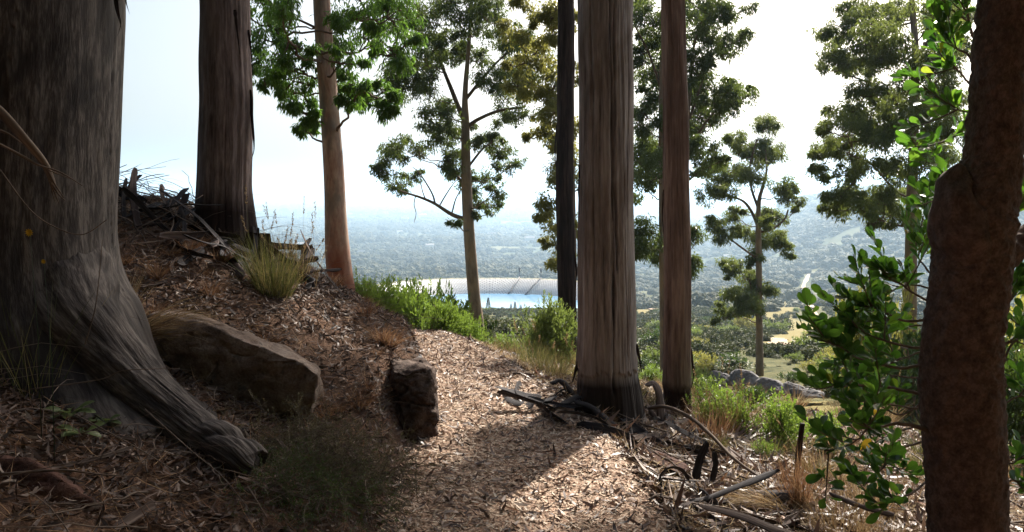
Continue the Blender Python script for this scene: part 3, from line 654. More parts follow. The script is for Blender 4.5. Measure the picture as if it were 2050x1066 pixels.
# ------------------------------------------------------------------ the big trunks beside the path
def cracks(seed, L, n, w=.02, depth=.05, R0=.2, amp=1.0):
    """long wandering vertical splits in the wood"""
    g = np.random.default_rng(seed); C = [(g.uniform(0, 2*np.pi), g.uniform(-.2*L, .8*L), g.uniform(.25, 1.0)*L*.7, g.uniform(.5, 1.0), g.integers(1000)) for _ in range(n)]
    def f(th, s, r):
        d = r * .035 * vn(np.cos(th)*2.2, np.sin(th)*2.2, s*.5, seed) + .006 * vn(np.cos(th)*9, np.sin(th)*9, s*.7, seed+1)
        d = d + .0035 * vn(np.cos(th)*26, np.sin(th)*26, s*1.4, seed+2)
        d = d * amp
        for a, s0, ln, k, sd in C:
            aa = a + .10 * vn(s*.9, 0*s, 0, int(sd)) + .03 * vn(s*5, 0*s, 0, int(sd)+5)
            dd = np.abs((th - aa + np.pi) % (2*np.pi) - np.pi) * R0
            on = ss(s, s0, s0 + .3) * (1 - ss(s, s0 + ln - .3, s0 + ln))
            ww = w * k * on * (.6 + .4*vn(s*3, 0*s, 0, int(sd)+9)) + 1e-5
            d = d - depth * k * on * np.exp(-(dd / ww)**2)
        return d
    return f

def big_trunk(label, Y, rows, bark, seed, ns=160, nz=420, ncr=9, top=14, crown=None, w=.012, depth=.04, fixed=None, ridge=0, lm=None, flare=1.25, name='eucalyptus_tree', bark_edge=None):
    """rows: (left px, right px, py) from the base up"""
    T = []
    for l, r_, py in rows:
        a, b = W(l, py, Y), W(r_, py, Y); T.append([*(a+b)/2, abs(b[0]-a[0])/2])
    T = np.array(T); x0, y0 = T[0][:2]; gz = HZ(x0, y0) - .25
    lean = (T[-1] - T[-2]) / max(T[-1][2] - T[-2][2], .1)
    zt = T[-1][2]; up = T[-1] + lean * 1.5; up[3] = T[-1][3] * .97; tp = T[-1] + lean * (top - zt); tp[3] = T[-1][3] * .35
    T = np.vstack([[x0, y0, gz, T[0][3] * flare], T, up, tp])
    # uniform in height
    zz = np.concatenate([np.linspace(gz, zt + .6, nz), np.linspace(zt + .7, top, 30)])
    S = np.stack([np.interp(zz, T[:, 2], T[:, k]) for k in range(4)], 1); S[:, 2] = zz
    for k in (0, 1, 3):
        kk = np.ones(15)/15; pad = np.pad(S[:, k], 7, 'edge'); S[:, k] = np.convolve(pad, kk, 'valid')
    S[:, 0] += .012*vn(zz*.9, zz*0, 0, seed) + .004*vn(zz*3, zz*0, 0, seed+1); S[:, 3] *= 1 + .025*vn(zz*1.6, zz*0, 0, seed+2)
    root = thing(name, label, 'tree', (x0, y0, gz))
    cf = cracks(seed, zt - gz, ncr, w, depth, T[2][3])
    def disp(th, s, r):
        d = cf(th, s, r)
        low = 1 - ss(s, .15, .8); d = d + low * r * (.12 * np.abs(np.sin(th*2.5 + seed)) + .10 * vn(np.cos(th)*3, np.sin(th)*3, s*2, seed+6))
        if bark_edge:   # bark ends in a ragged lip, thinner weathered wood below
            e = bark_edge + .035 * vn(np.cos(th)*5, np.sin(th)*5, 0*s, seed+8) + .03 * vn(np.cos(th)*14, np.sin(th)*14, 0*s, seed+9)
            d = d - .016 * (1 - ss(s, e - .012, e + .012))
        if fixed is not None: d = d + fixed(th, s, r)
        if ridge: d = d + ridge * (1 - 2*np.abs(vn(np.cos(th)*11, np.sin(th)*11, s*1.1, seed+3)))
        return d
    m = MB(); tube(m, S[:, :3], S[:, 3], ns, disp=disp); part(m, 'trunk', bark, root)
    crown = [q for q in crown or [] if not blocks(q[0], q[1]*1.1)]
    if crown:
        global rng
        rng = np.random.default_rng(seed); lb, cr = MB(), MB()
        for i, (c, r) in enumerate(crown):
            c = np.array(c); k = np.argmin(np.linalg.norm(S[:, :3] - c + [0, 0, 1.4], axis=1) + 3 * (S[:, 2] > c[2] - .3))
            limb(lb, S[k, :3], c, .06, .02, .05, .07, 12, 6, seed*31 + i)
            clump_leaves(cr, c, r, int(260 * r**1.8), .2, .06, .7, 9)
        part(lb, 'branches', B_LIMB, root); part(cr, 'crown', lm or L_EUC, root, smooth=False)
    return root

def fold_line(a, w_, dpt, s0, s1, R0, sd):
    def f(th, s, r):
        aa = a + .05 * vn(s*1.3, 0*s, 0, sd) + .015*vn(s*7, 0*s, 0, sd+1)
        dd = np.abs((th - aa + np.pi) % (2*np.pi) - np.pi) * R0
        on = ss(s, s0, s0 + .1) * (1 - ss(s, s1 - .2, s1)); return -dpt * on * np.exp(-(dd / (w_ * (.55 + .45*vn(s*4, 0*s, 0, sd+2))))**2)
    return f
# front-facing angle of a vertical tube (frame starts with N = +x, B = T x N = +y): camera side is theta = -pi/2
def fx(*fs): return lambda th, s, r: sum(f(th, s, r) for f in fs)
F6 = fx(fold_line(-1.47, .010, .06, .5, 9, .21, 3), fold_line(-1.36, .009, .05, 1.4, 3.4, .21, 5), fold_line(-2.15, .007, .045, .7, 2.9, .21, 7), fold_line(-.95, .006, .04, .75, 2.2, .21, 9),
        fold_line(-2.3, .006, .035, 2.5, 9, .21, 11), fold_line(-1.75, .005, .03, 1.0, 2.0, .21, 15), fold_line(-.7, .005, .03, 2.4, 9, .21, 17))
big_trunk('massive straight grey trunk with long splits beside the path, dark band near its foot', 6.0,
    [(1152, 1286, 850), (1155, 1281, 770), (1158, 1277, 690), (1160, 1275, 560), (1161, 1271, 400), (1160, 1268, 200), (1160, 1265, 0)], B_GREY, 61, 320, 620, 12,
    crown=[((-.4, 6.5, 11), 1.0), ((1.8, 6.3, 11.6), 1.1), ((.6, 6, 13.2), 1.2), ((.2, 7, 12.2), 1.), ((1.5, 5.4, 12.6), .9)], w=.005, depth=.02, fixed=F6, bark_edge=.66, flare=1.2)
big_trunk('slimmer red-brown stringy trunk just behind the massive grey one', 6.9,
    [(1328, 1388, 850), (1331, 1384, 760), (1331, 1383, 640), (1331, 1381, 480), (1330, 1377, 300), (1328, 1373, 150), (1327, 1369, 0)], B_RED, 67, 200, 520, 12,
    crown=[((.8, 7.4, 11.2), .9), ((2.6, 7.2, 12), 1.0), ((1.7, 7, 13.4), 1.1)], w=.008, depth=.02, ridge=.006, bark_edge=.5, flare=1.25)
big_trunk('thin blackened trunk rising behind the willowy shrub near the lake', 14,
    [(1119, 1153, 640), (1118, 1152, 560), (1115, 1148, 400), (1116, 1148, 200), (1117, 1147, 0)], B_DARK, 71, 90, 420, 8,
    crown=[((.2, 14.4, 12), 1.0), ((1.6, 14, 13), 1.2)], w=.02, depth=.03, ridge=.014)
big_trunk('broad purple-brown trunk growing on top of the bank with debris round its foot', 6.6,
    [(376, 524, 540), (389, 510, 490), (396, 504, 440), (398, 501, 380), (400, 503, 310), (403, 502, 200), (404, 500, 100), (404, 499, 0)], B_BROWN, 73, 220, 520, 9,
    crown=[((-3.4, 7, 9.6), 1.1), ((-1.6, 6.4, 10.4), 1.2), ((-2.6, 7, 12), 1.3), ((-2, 5.8, 9), .9)], w=.012, depth=.03, flare=1.3)

def streamers(root, specs, mt, Y):
    for k, (pl, w, cu) in enumerate(specs):
        m = MB(); P = spline(np.array([W(a, b, Y + (c[0] if c else 0)) for a, b, *c in pl]), 22); sweep(m, P, curl_section(w, cu, .002), np.linspace(1, .35, 22)*(1+.2*vn(np.arange(22)*.5, np.zeros(22), 0, k)), np.linspace(0, .9, 22)); part(m, 'bark_streamer', mt, root)
TR = {o['label'][:12]: o for o in bpy.data.objects if o.get('category') == 'tree'}
streamers(TR['broad purple'], [([(500, 180), (504, 240), (508, 296), (503, 318)], .035, 1.4), ([(403, 240), (399, 300), (397, 352)], .03, 1.2), ([(470, 20, -.2), (474, 60, -.22), (480, 110, -.22)], .03, .8), ([(497, 60), (503, 110), (505, 150)], .025, 1.2)], B_BROWN, 6.55)
streamers(TR['massive stra'], [([(1273, 690), (1279, 715), (1284, 745)], .03, 1.2), ([(1162, 330), (1158, 380), (1160, 430)], .016, 1.2), ([(1160, 725), (1152, 742), (1146, 765)], .04, 1.4)], B_GREY, 5.95)
streamers(TR['slimmer red-'], [([(1373, 180), (1378, 240), (1377, 300)], .02, 1.2), ([(1382, 700), (1388, 742), (1386, 770)], .03, 1.2), ([(1329, 380), (1326, 430), (1329, 470)], .018, 1)], B_RED, 6.9)
streamers(TR['thin blacken'], [([(1148, 500), (1154, 545), (1150, 590)], .05, 1.2), ([(1116, 250), (1111, 300), (1114, 350)], .04, 1.0)], B_DARK, 14)

def old_root_tree():
    Y = 4.3
    root = thing('eucalyptus_tree', 'huge old trunk at the left edge with a thick silvery root down the bank', 'tree', W(60, 640, Y))
    # trunk: right edge 234 px at the top, 213 px at mid height
    rows = [(-180, 268, 660), (-172, 240, 600), (-165, 222, 540), (-160, 214, 470), (-160, 216, 380), (-158, 224, 200), (-155, 233, 0)]
    T = []
    for l, r_, py in rows:
        a, b = W(l, py, Y), W(r_, py, Y); T.append([*(a+b)/2, abs(b[0]-a[0])/2])
    T = np.array(T); gz = T[0][2] - .5; T = np.vstack([[*T[0][:2], gz, T[0][3]*1.15], T, [T[-1][0]-.1, Y, 7, T[-1][3]*.9], [T[-1][0]-.2, Y, 15, .15]])
    zz = np.concatenate([np.linspace(gz, 3.4, 420), np.linspace(3.5, 15, 30)]); S = np.stack([np.interp(zz, T[:, 2], T[:, k]) for k in range(4)], 1); S[:, 2] = zz
    for k in (0, 3): S[:, k] = np.convolve(np.pad(S[:, k], 10, 'edge'), np.ones(21)/21, 'valid')
    cf = cracks(81, 3, 40, .006, .014, .5, .45)
    def disp(th, s, r):
        d = cf(th, s, r) + .012 * vn(np.cos(th)*4, np.sin(th)*4, s*1.3, 5)
        z = s + gz
        dth = (th + .55 + np.pi) % (2*np.pi) - np.pi
        fl = np.exp(-np.maximum(z - .75, -.3) / .22) * np.exp(-(dth/.62)**2) * .16
        d2 = (th + 1.9 + np.pi) % (2*np.pi) - np.pi
        fl2 = np.exp(-np.maximum(z - .85, -.2) / .25) * np.exp(-(d2/.35)**2) * .10
        return d + np.clip(fl, 0, .5) + np.clip(fl2, 0, .3) - .03 * np.exp(-(((th + 1.45 + np.pi) % (2*np.pi) - np.pi)/.06)**2) * (1 - ss(z, 1.0, 1.5))
    m = MB(); tube(m, S[:, :3], S[:, 3], 300, disp=disp); part(m, 'trunk', B_ROOT, root)
    g = [(95, 300, 4.45, .24), (100, 420, 4.35, .27), (112, 520, 4.25, .28), (132, 592, 4.14, .26), (160, 655, 4.02, .215), (226, 722, 3.95, .158), (290, 782, 3.88, .13), (345, 828, 3.8, .117), (395, 868, 3.72, .112), (412, 880, 3.69, .100), (424, 888, 3.66, .112), (462, 908, 3.6, .115), (488, 926, 3.56, .108), (500, 938, 3.54, .10), (503, 940, 3.538, .06)]
    P = spline(np.array([[*W(a, b, y), r] for a, b, y, r in g]), 200)
    rc = cracks(83, 3.2, 26, .004, .009, .2, .25)
    def rd(th, s, r):
        cut = np.exp(-((s - 2.2 - .07*np.sin(th*2+1))/.035)**2) * .022
        return rc(th, s, r) + .16*r*vn(np.cos(th)*1.3, np.sin(th)*1.3, s*3.2, 7) + .05*r*vn(np.cos(th)*4, np.sin(th)*4, s*9, 17) + .0025*vn(np.cos(th)*10, np.sin(th)*10, s*4, 8) + .0022*vn(np.cos(th)*34, np.sin(th)*34, s*14, 9) - cut
    m = MB(); tube(m, P[:, :3], P[:, 3], 150, disp=rd); part(m, 'buttress_root', B_ROOT, root)
    lb, cr = MB(), MB()
    for i, (c, r) in enumerate([((-2.2, 4.8, 9), 1.2), ((-3.6, 4.6, 10), 1.3), ((-2.8, 4, 11.4), 1.3)]):
        limb(lb, (-2.5, Y, 6.5), c, .09, .02, .05, .06, 12, 6, i); clump_leaves(cr, c, r, 600, .2, .06)
    part(lb, 'branches', B_LIMB, root); part(cr, 'crown', L_EUC, root, smooth=False)
    # torn bark streamers at the top right of the trunk
    for k, pts in enumerate([[(232, -20), (236, 20), (241, 48), (235, 72)], [(248, -20), (252, 6), (259, 28)], [(228, -20), (231, 15), (238, 40), (243, 58)]]):
        m = MB(); P = spline(np.array([W(a, b, Y - .05) for a, b in pts]), 18); sweep(m, P, curl_section(.018, 1.2, .002), np.linspace(1, .3, 18), np.linspace(0, 1.2, 18)); part(m, 'bark_streamer', B_DARK, root)
old_root_tree()

# ------------------------------------------------------------------ oval-leaved tree in the right foreground
def obovate(mb, C, D, Nrm, L, Wd, curl, var):
    """real leaf outline: 7 rows x 5 columns, arched and slightly cupped"""
    n = len(C); D = unit(D); S = unit(np.cross(D, Nrm)); U = np.cross(S, D)
    t = np.array([0, .09, .25, .45, .65, .85, .96, 1.0]); w = np.array([.05, .10, .34, .72, .98, .86, .48, .06]) * .5; c = np.array([-1, -.5, 0, .5, 1])
    tt, cc = np.meshgrid(t, c, indexing='ij'); ww = np.repeat(w[:, None], 5, 1)
    x = ww * cc; y = tt; z = .16 * np.abs(cc) * ww
    V = C[:, None] + D[:, None]*(L[:, None, None]*y.reshape(1, -1, 1)) + S[:, None]*(Wd[:, None, None]*x.reshape(1, -1, 1)) + U[:, None]*((L[:, None]*z.reshape(1, -1)*1.0 - curl[:, None]*L[:, None]*(y.reshape(1, -1)**2))[..., None])
    k = 40; i = np.arange(7)[:, None]*5; j = np.arange(4)[None]; q = np.stack([i+j, i+j+1, i+6+j, i+5+j], -1).reshape(-1, 4)
    Q = (q[None] + (np.arange(n)*k)[:, None, None]).reshape(-1, 4)
    mb.add(V.reshape(-1, 3), Q, var=np.repeat(var, k), vein=np.tile(np.abs(cc).reshape(-1), n))

def leaf_hero():
    m, t = mat('leathery_oval_leaves')
    v = nd(t, 'ShaderNodeAttribute', attribute_name='var').outputs['Fac']; ve = nd(t, 'ShaderNodeAttribute', attribute_name='vein').outputs['Fac']
    c = ramp(t, v, [(0, (.018, .055, .012)), (.8, (.045, .12, .02)), (.95, (.10, .17, .025)), (1, (.45, .30, .02))])
    mid = ramp(t, ve, [(0, g3(1)), (.10, g3(0))]); c = mix(t, math_(t, 'MULTIPLY', mid, .5), c, (.14, .24, .06))
    p = coords(t, (1, 1, 1), 'geo'); c = mix(t, ramp(t, noise(t, p, 160, 2), [(.68, g3(0)), (.76, g3(.6))]), c, (.12, .07, .03))
    b = nd(t, 'ShaderNodeBsdfPrincipled'); lk(t, c, b.inputs['Base Color']); b.inputs['Roughness'].default_value = .32; b.inputs['Specular IOR Level'].default_value = .5
    tr = nd(t, 'ShaderNodeBsdfTranslucent'); lk(t, ramp(t, v, [(0, (.05, .16, .015)), (.6, (.16, .36, .03)), (.9, (.36, .60, .05)), (1, (.9, .6, .05))]), tr.inputs[0])
    mx = nd(t, 'ShaderNodeMixShader'); mx.inputs[0].default_value = .38; lk(t, b.outputs[0], mx.inputs[1]); lk(t, tr.outputs[0], mx.inputs[2])
    lk(t, mx.outputs[0], nd(t, 'ShaderNodeOutputMaterial').inputs[0]); return m
L_OVAL = leaf_hero()

def oval_tree():
    g = np.random.default_rng(90); Y = 2.45
    root = thing('broadleaf_tree', 'dark rough-barked tree in the right foreground with a broken knob and oval leathery leaves', 'tree', W(1935, 1066, Y) - [0, 0, .8])
    rows = [(1868, 2012, 1200), (1866, 2010, 1066), (1856, 2004, 900), (1848, 1998, 780), (1852, 1998, 680), (1866, 2012, 580), (1872, 2020, 500), (1876, 2026, 430), (1905, 2034, 380), (1933, 2040, 320), (1946, 2044, 220), (1953, 2047, 120), (1962, 2056, 20), (1975, 2068, -120), (2020, 2105, -400), (2060, 2130, -900)]
    P = np.array([[*((W(l, py, Y)+W(r_, py, Y))/2), (W(r_, py, Y)-W(l, py, Y))[0]/2] for l, r_, py in rows]); S = spline(P, 480)
    def wart(th, s, r):
        x, y = np.cos(th)*r, np.sin(th)*r
        return .05*r*vn(np.cos(th)*2, np.sin(th)*2, s*3, 1) + .0040*(vn(x*95, y*95, s*95, 2)) + .0045*vn(x*40, y*40, s*48, 3) + .0022*np.sin(s*55 + 3*vn(x*8, y*8, s*6, 9))*ss(vn(x*6, y*6, s*5, 6), .0, .5)
    m = MB(); tube(m, S[:, :3], S[:, 3], 220, disp=wart); part(m, 'trunk', B_WART, root)
    # broken stub on the left and the limb leaving to the right
    K = spline(np.array([[*W(1962, 560, Y-.01), .06], [*W(1935, 480, Y-.03), .088], [*W(1918, 420, Y-.03), .078], [*W(1914, 375, Y-.02), .056], [*W(1920, 345, Y-.015), .030], [*W(1928, 336, Y-.01), .010]]), 120)
    m = MB(); tube(m, K[:, :3], K[:, 3], 90, disp=lambda th, s, r: .18*r*vn(np.cos(th)*2, np.sin(th)*2, s*18, 11) + .003*vn(np.cos(th)*r*60, np.sin(th)*r*60, s*60, 12)); part(m, 'broken_stub', B_WART, root)
    m = MB(); Q = spline(np.array([[*W(1975, 560, Y), .045], [*W(2015, 515, Y+.02), .038], [*W(2055, 478, Y+.05), .034], [*W(2120, 420, Y+.1), .03], [*W(2230, 300, Y+.15), .025]]), 60); tube(m, Q[:, :3], Q[:, 3], 40, disp=wart); part(m, 'limb', B_WART, root)
    # twigs (pixel polylines with depth) carrying leaves
    tw = MB(); lv = MB()
    TW = [([(1862, 865, 2.45), (1800, 850, 2.4), (1740, 855, 2.35), (1705, 830, 2.3)], 10, 12), ([(1850, 790, 2.6), (1780, 775, 2.6), (1720, 768, 2.6), (1680, 770, 2.55), (1662, 764, 2.5)], 8, 20),
          ([(1858, 730, 2.7), (1790, 735, 2.7), (1720, 715, 2.7), (1690, 695, 2.6), (1650, 680, 2.55)], 8, 30), ([(1865, 700, 2.7), (1800, 690, 2.7), (1740, 670, 2.7), (1720, 655, 2.65), (1706, 640, 2.6)], 7, 26),
          ([(1866, 640, 2.8), (1810, 640, 2.8), (1760, 615, 2.75), (1748, 612, 2.7), (1728, 615, 2.7)], 7, 24), ([(1872, 610, 2.7), (1830, 590, 2.7), (1790, 560, 2.65), (1770, 540, 2.6)], 6, 20),
          ([(1858, 880, 2.7), (1800, 900, 2.65), (1760, 940, 2.6), (1730, 965, 2.6)], 6, 12), ([(1862, 960, 2.6), (1830, 985, 2.55), (1790, 1000, 2.5), (1765, 1020, 2.5)], 6, 14),
          ([(1740, 855, 2.35), (1720, 880, 2.4), (1690, 900, 2.4), (1650, 905, 2.4)], 4, 10), ([(1858, 820, 2.8), (1800, 810, 2.8), (1750, 800, 2.8), (1700, 810, 2.75)], 5, 18),
          ([(1945, 250, 2.6), (1915, 275, 2.6), (1880, 290, 2.55), (1830, 295, 2.5)], 7, 12), ([(1950, 230, 2.5), (1920, 225, 2.5), (1905, 215, 2.5)], 5, 8), ([(1952, 130, 2.5), (1930, 100, 2.5), (1890, 80, 2.5)], 6, 10),
          ([(1955, 90, 2.6), (1940, 50, 2.6), (1935, 10, 2.6), (1930, -30, 2.6)], 6, 14), ([(1945, 330, 2.75), (1920, 380, 2.75), (1890, 390, 2.75)], 5, 12), ([(1948, 170, 2.7), (1925, 150, 2.7), (1900, 140, 2.7)], 5, 10),
          ([(1870, 560, 3.0), (1840, 520, 3.0), (1830, 490, 3.0), (1860, 440, 3.0)], 5, 16), ([(1860, 650, 3.1), (1800, 660, 3.1), (1750, 690, 3.1)], 5, 20), ([(1862, 760, 3.1), (1790, 755, 3.1), (1730, 740, 3.1)], 5, 20),
          ([(1995, 700, 2.6), (2020, 690, 2.6), (2060, 680, 2.6)], 9, 8), ([(2000, 620, 2.8), (2030, 600, 2.8), (2060, 560, 2.8)], 6, 14), ([(2000, 740, 2.7), (2030, 690, 2.7), (2070, 660, 2.7)], 7, 14), ([(2000, 480, 2.7), (2030, 440, 2.7), (2060, 400, 2.7)], 6, 16),
          ([(2000, 820, 2.8), (2030, 800, 2.8), (2070, 790, 2.8)], 6, 12), ([(2000, 980, 2.8), (2030, 960, 2.8), (2060, 990, 2.8)], 6, 16), ([(2000, 900, 2.9), (2030, 930, 2.9), (2060, 900, 2.9)], 6, 12), ([(2040, 330, 2.8), (2050, 300, 2.8), (2070, 270, 2.8)], 6, 14),
          ([(1868, 580, 2.9), (1820, 570, 2.9), (1780, 590, 2.9), (1740, 640, 2.9)], 5, 22), ([(1860, 700, 3.0), (1800, 720, 3.0), (1740, 740, 3.0), (1690, 730, 3.0)], 5, 22), ([(1855, 850, 3.0), (1790, 870, 3.0), (1740, 900, 3.0)], 5, 18), ([(1870, 480, 3.1), (1880, 430, 3.1), (1860, 380, 3.1)], 5, 14), ([(1855, 800, 2.9), (1800, 830, 2.9), (1740, 800, 2.9), (1700, 760, 2.85)], 5, 20), ([(1860, 930, 2.9), (1820, 940, 2.9), (1780, 930, 2.9)], 5, 12)]
    LC_, LD, LN, LL = [], [], [], []
    def leafy(P, nl, size=(.042, .066)):
        T = np.gradient(P, axis=0)
        for k in range(nl):
            u = .18 + .82 * (k + g.random()) / nl; i = min(int(u * (len(P) - 1)), len(P) - 1); t = unit(T[i])
            side = unit(np.cross(t, [0, 0, 1])) * (1 if k % 2 else -1)
            d = unit(t * g.uniform(.3, .9) + side * g.uniform(.3, 1) + [0, 0, g.uniform(-.1, .9)] + g.normal(size=3) * .25)
            LC_.append(P[i] + d * .004); LD.append(d); LN.append(unit(g.normal(size=3) * .8 + [.1, -.35, .6])); LL.append(g.uniform(*size))
    for pts, w_, nl in TW:
        P = spline(np.array([W(*p) for p in pts]), 26); P += np.cumsum(g.normal(size=P.shape), 0) * .0012
        tube(tw, P, np.linspace(w_ / FPX * 2.5 / 2, .0016, 26), 7, cap=False)
        leafy(P[12:], nl)
        for b in range(max(3, nl // 4)):
            i = g.integers(8, 25); dirr = unit(unit(P[-1] - P[0]) * .8 + g.normal(size=3) * .6 + [0, 0, .35]); ln = g.uniform(.08, .20)
            Q = P[i] + dirr * np.linspace(0, ln, 8)[:, None] + np.array([0, 0, 1]) * (np.linspace(0, 1, 8)[:, None]**2) * .03
            tube(tw, Q, np.linspace(.0028, .0012, 8), 5, cap=False); leafy(Q, g.integers(9, 15))
    # leafy crown above the frame
    for k in range(16):
        c = W(2050, -300, Y) + [g.uniform(-.9, .8), g.uniform(-.5, 1.2), g.uniform(.1, 1.6)]
        a = S[400 + k*4, :3]; P = limb(tw, a, c, .02, .004, -.05, .08, 14, 6, k); leafy(P[6:], 14)
    n = len(LC_); obovate(lv, np.array(LC_), np.array(LD), np.array(LN), np.array(LL), np.array(LL) * g.uniform(.40, .56, n), g.uniform(-.05, .25, n), np.clip(g.beta(2, 2.4, n) * .92 + (g.random(n) > .985) * .5, 0, 1))
    part(tw, 'branches', B_TWIG, root); part(lv, 'foliage', L_OVAL, root)
oval_tree()

# trees of the hillside behind and above the path: out of frame, they close off the sky there
def hill_trees():
    global rng
    g = np.random.default_rng(55)
    for k, (x, y, h) in enumerate([(-6, -3, 11), (-7.5, 3.5, 12), (-2.5, -6, 12), (3, -5, 12), (6.5, -1.5, 11), (0.5, -9.5, 15), (-9, 0, 14), (7, -7, 14), (-5.6, -9, 15), (10, 3, 9), (-11, 7, 13), (-1.8, -2.8, 9), (4.5, -3, 9), (2.0, -1.8, 10), (-4.2, -1.2, 10), (-8, 6, 10), (8.4, .8, 9)]):
        z0 = HZ(x, y); root = thing('eucalyptus_tree', 'gum on the hillside behind the viewpoint, outside the photo', 'tree', (x, y, z0 - .2), 'gums behind the viewpoint')
        m = MB(); tube(m, [(x, y, z0-.2), (x+.1, y, z0+h*.5), (x, y+.1, z0+h)], [.22, .16, .05], 14); part(m, 'trunk', B_BROWN, root)
        rng = np.random.default_rng(500+k); cr, lb = MB(), MB()
        for j in range(24):
            a = g.uniform(0, 6.28); d = 3.4*math.sqrt(g.random()); c = np.array([x+d*math.cos(a), y+d*math.sin(a), z0 + g.uniform(.28, 1.0)*h])
            if c[1] > 1.5 and abs(c[0]) < c[1]*.8 + 1 and c[2] < 2.5 + c[1]*.4: continue
            if c[2] < 3 or blocks(c, 1.6): continue
            limb(lb, (x, y, max(c[2]-1.5, z0+2)), c, .05, .02, .05, .05, 8, 5, j+k*40); clump_leaves(cr, c, 1.35, 520, .42, .15, .5, 10)
        part(lb, 'branches', B_LIMB, root); part(cr, 'crown', L_EUC, root, smooth=False)
hill_trees()

# ------------------------------------------------------------------ woodland over the valley and far slopes (nobody could count it)
def crown_proto(seed, n=420, tall=1.0):
    global rng
    rng = np.random.default_rng(seed); m = MB(); nb = 11
    B = unit(rng.normal(size=(nb, 3))) * rng.uniform(.25, .62, (nb, 1)) * [1, 1, .62]; B[:, 2] = np.abs(B[:, 2]) * tall + .35
    br = rng.uniform(.26, .42, nb); k = rng.integers(0, nb, n); d = unit(rng.normal(size=(n, 3)) + [0, 0, .35]); P = B[k] + d * br[k][:, None] * rng.uniform(.75, 1.02, (n, 1))
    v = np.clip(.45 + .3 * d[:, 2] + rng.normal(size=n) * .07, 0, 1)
    leaves(m, P - unit(rng.normal(size=(n, 3))) * .06, unit(rng.normal(size=(n, 3)) + d * .3), unit(d + rng.normal(size=(n, 3)) * .22), rng.uniform(.14, .24, n), rng.uniform(.10, .17, n), .1, v)
    # inner dark mass so the crown is not see-through
    u = np.linspace(0, np.pi, 6); w = np.linspace(0, 2*np.pi, 9)[:-1]; U, Wv = np.meshgrid(u, w, indexing='ij')
    V = np.stack([np.sin(U)*np.cos(Wv)*.52, np.sin(U)*np.sin(Wv)*.52, .38*tall + np.cos(U)*.40*tall], -1).reshape(-1, 3) + rng.normal(size=(48, 3)) * .03
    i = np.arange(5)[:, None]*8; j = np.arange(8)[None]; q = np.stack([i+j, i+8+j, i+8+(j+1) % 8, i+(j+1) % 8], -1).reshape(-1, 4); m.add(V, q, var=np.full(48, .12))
    return m.mesh('woodland_crown', L_FAR, smooth=False)

def lump_proto(seed, tall=1.0):
    g = np.random.default_rng(seed); m = MB(); nl = int(g.integers(6, 10))
    for k in range(nl):
        a = g.uniform(0, 6.28); d = .0 if k == 0 else g.uniform(.3, .62); c = np.array([d*math.cos(a), d*math.sin(a), tall*(.42 if k == 0 else g.uniform(.22, .55))]); r = g.uniform(.26, .42) if k else .5
        U, Wv = np.meshgrid(np.linspace(0, np.pi, 9), np.linspace(0, 2*np.pi, 13)[:-1], indexing='ij'); N_ = np.stack([np.sin(U)*np.cos(Wv), np.sin(U)*np.sin(Wv), np.cos(U)], -1)
        rr = r * (1 + .20*vn(N_[..., 0]*2.5 + k*7, N_[..., 1]*2.5, N_[..., 2]*2.5, seed) + .13*vn(N_[..., 0]*6, N_[..., 1]*6 + k*5, N_[..., 2]*6, seed+1)); V = c + N_*rr[..., None]*[1, 1, .85]
        i = np.arange(8)[:, None]*12; j = np.arange(12)[None]; q = np.stack([i+j, i+12+j, i+12+(j+1) % 12, i+(j+1) % 12], -1).reshape(-1, 4)
        m.add(V.reshape(-1, 3), q, var=np.clip(.35 + .25*g.normal() + .15*vn(V[..., 0]*9, V[..., 1]*9, V[..., 2]*9, 3).ravel(), 0, 1))
        P = (c + N_.reshape(-1, 3)*rr.reshape(-1, 1)*[1, 1, .85])[12:]; n = len(P); Nn = N_.reshape(-1, 3)[12:]
        global rng
        rng = g; leaves(m, P, unit(g.normal(size=(n, 3))), unit(Nn + g.normal(size=(n, 3))*.3), g.uniform(.07, .13, n), g.uniform(.05, .10, n), .1, np.clip(.5 + .2*g.normal(size=n), 0, 1))
    return m.mesh('woodland_crown', L_FAR, smooth=False)

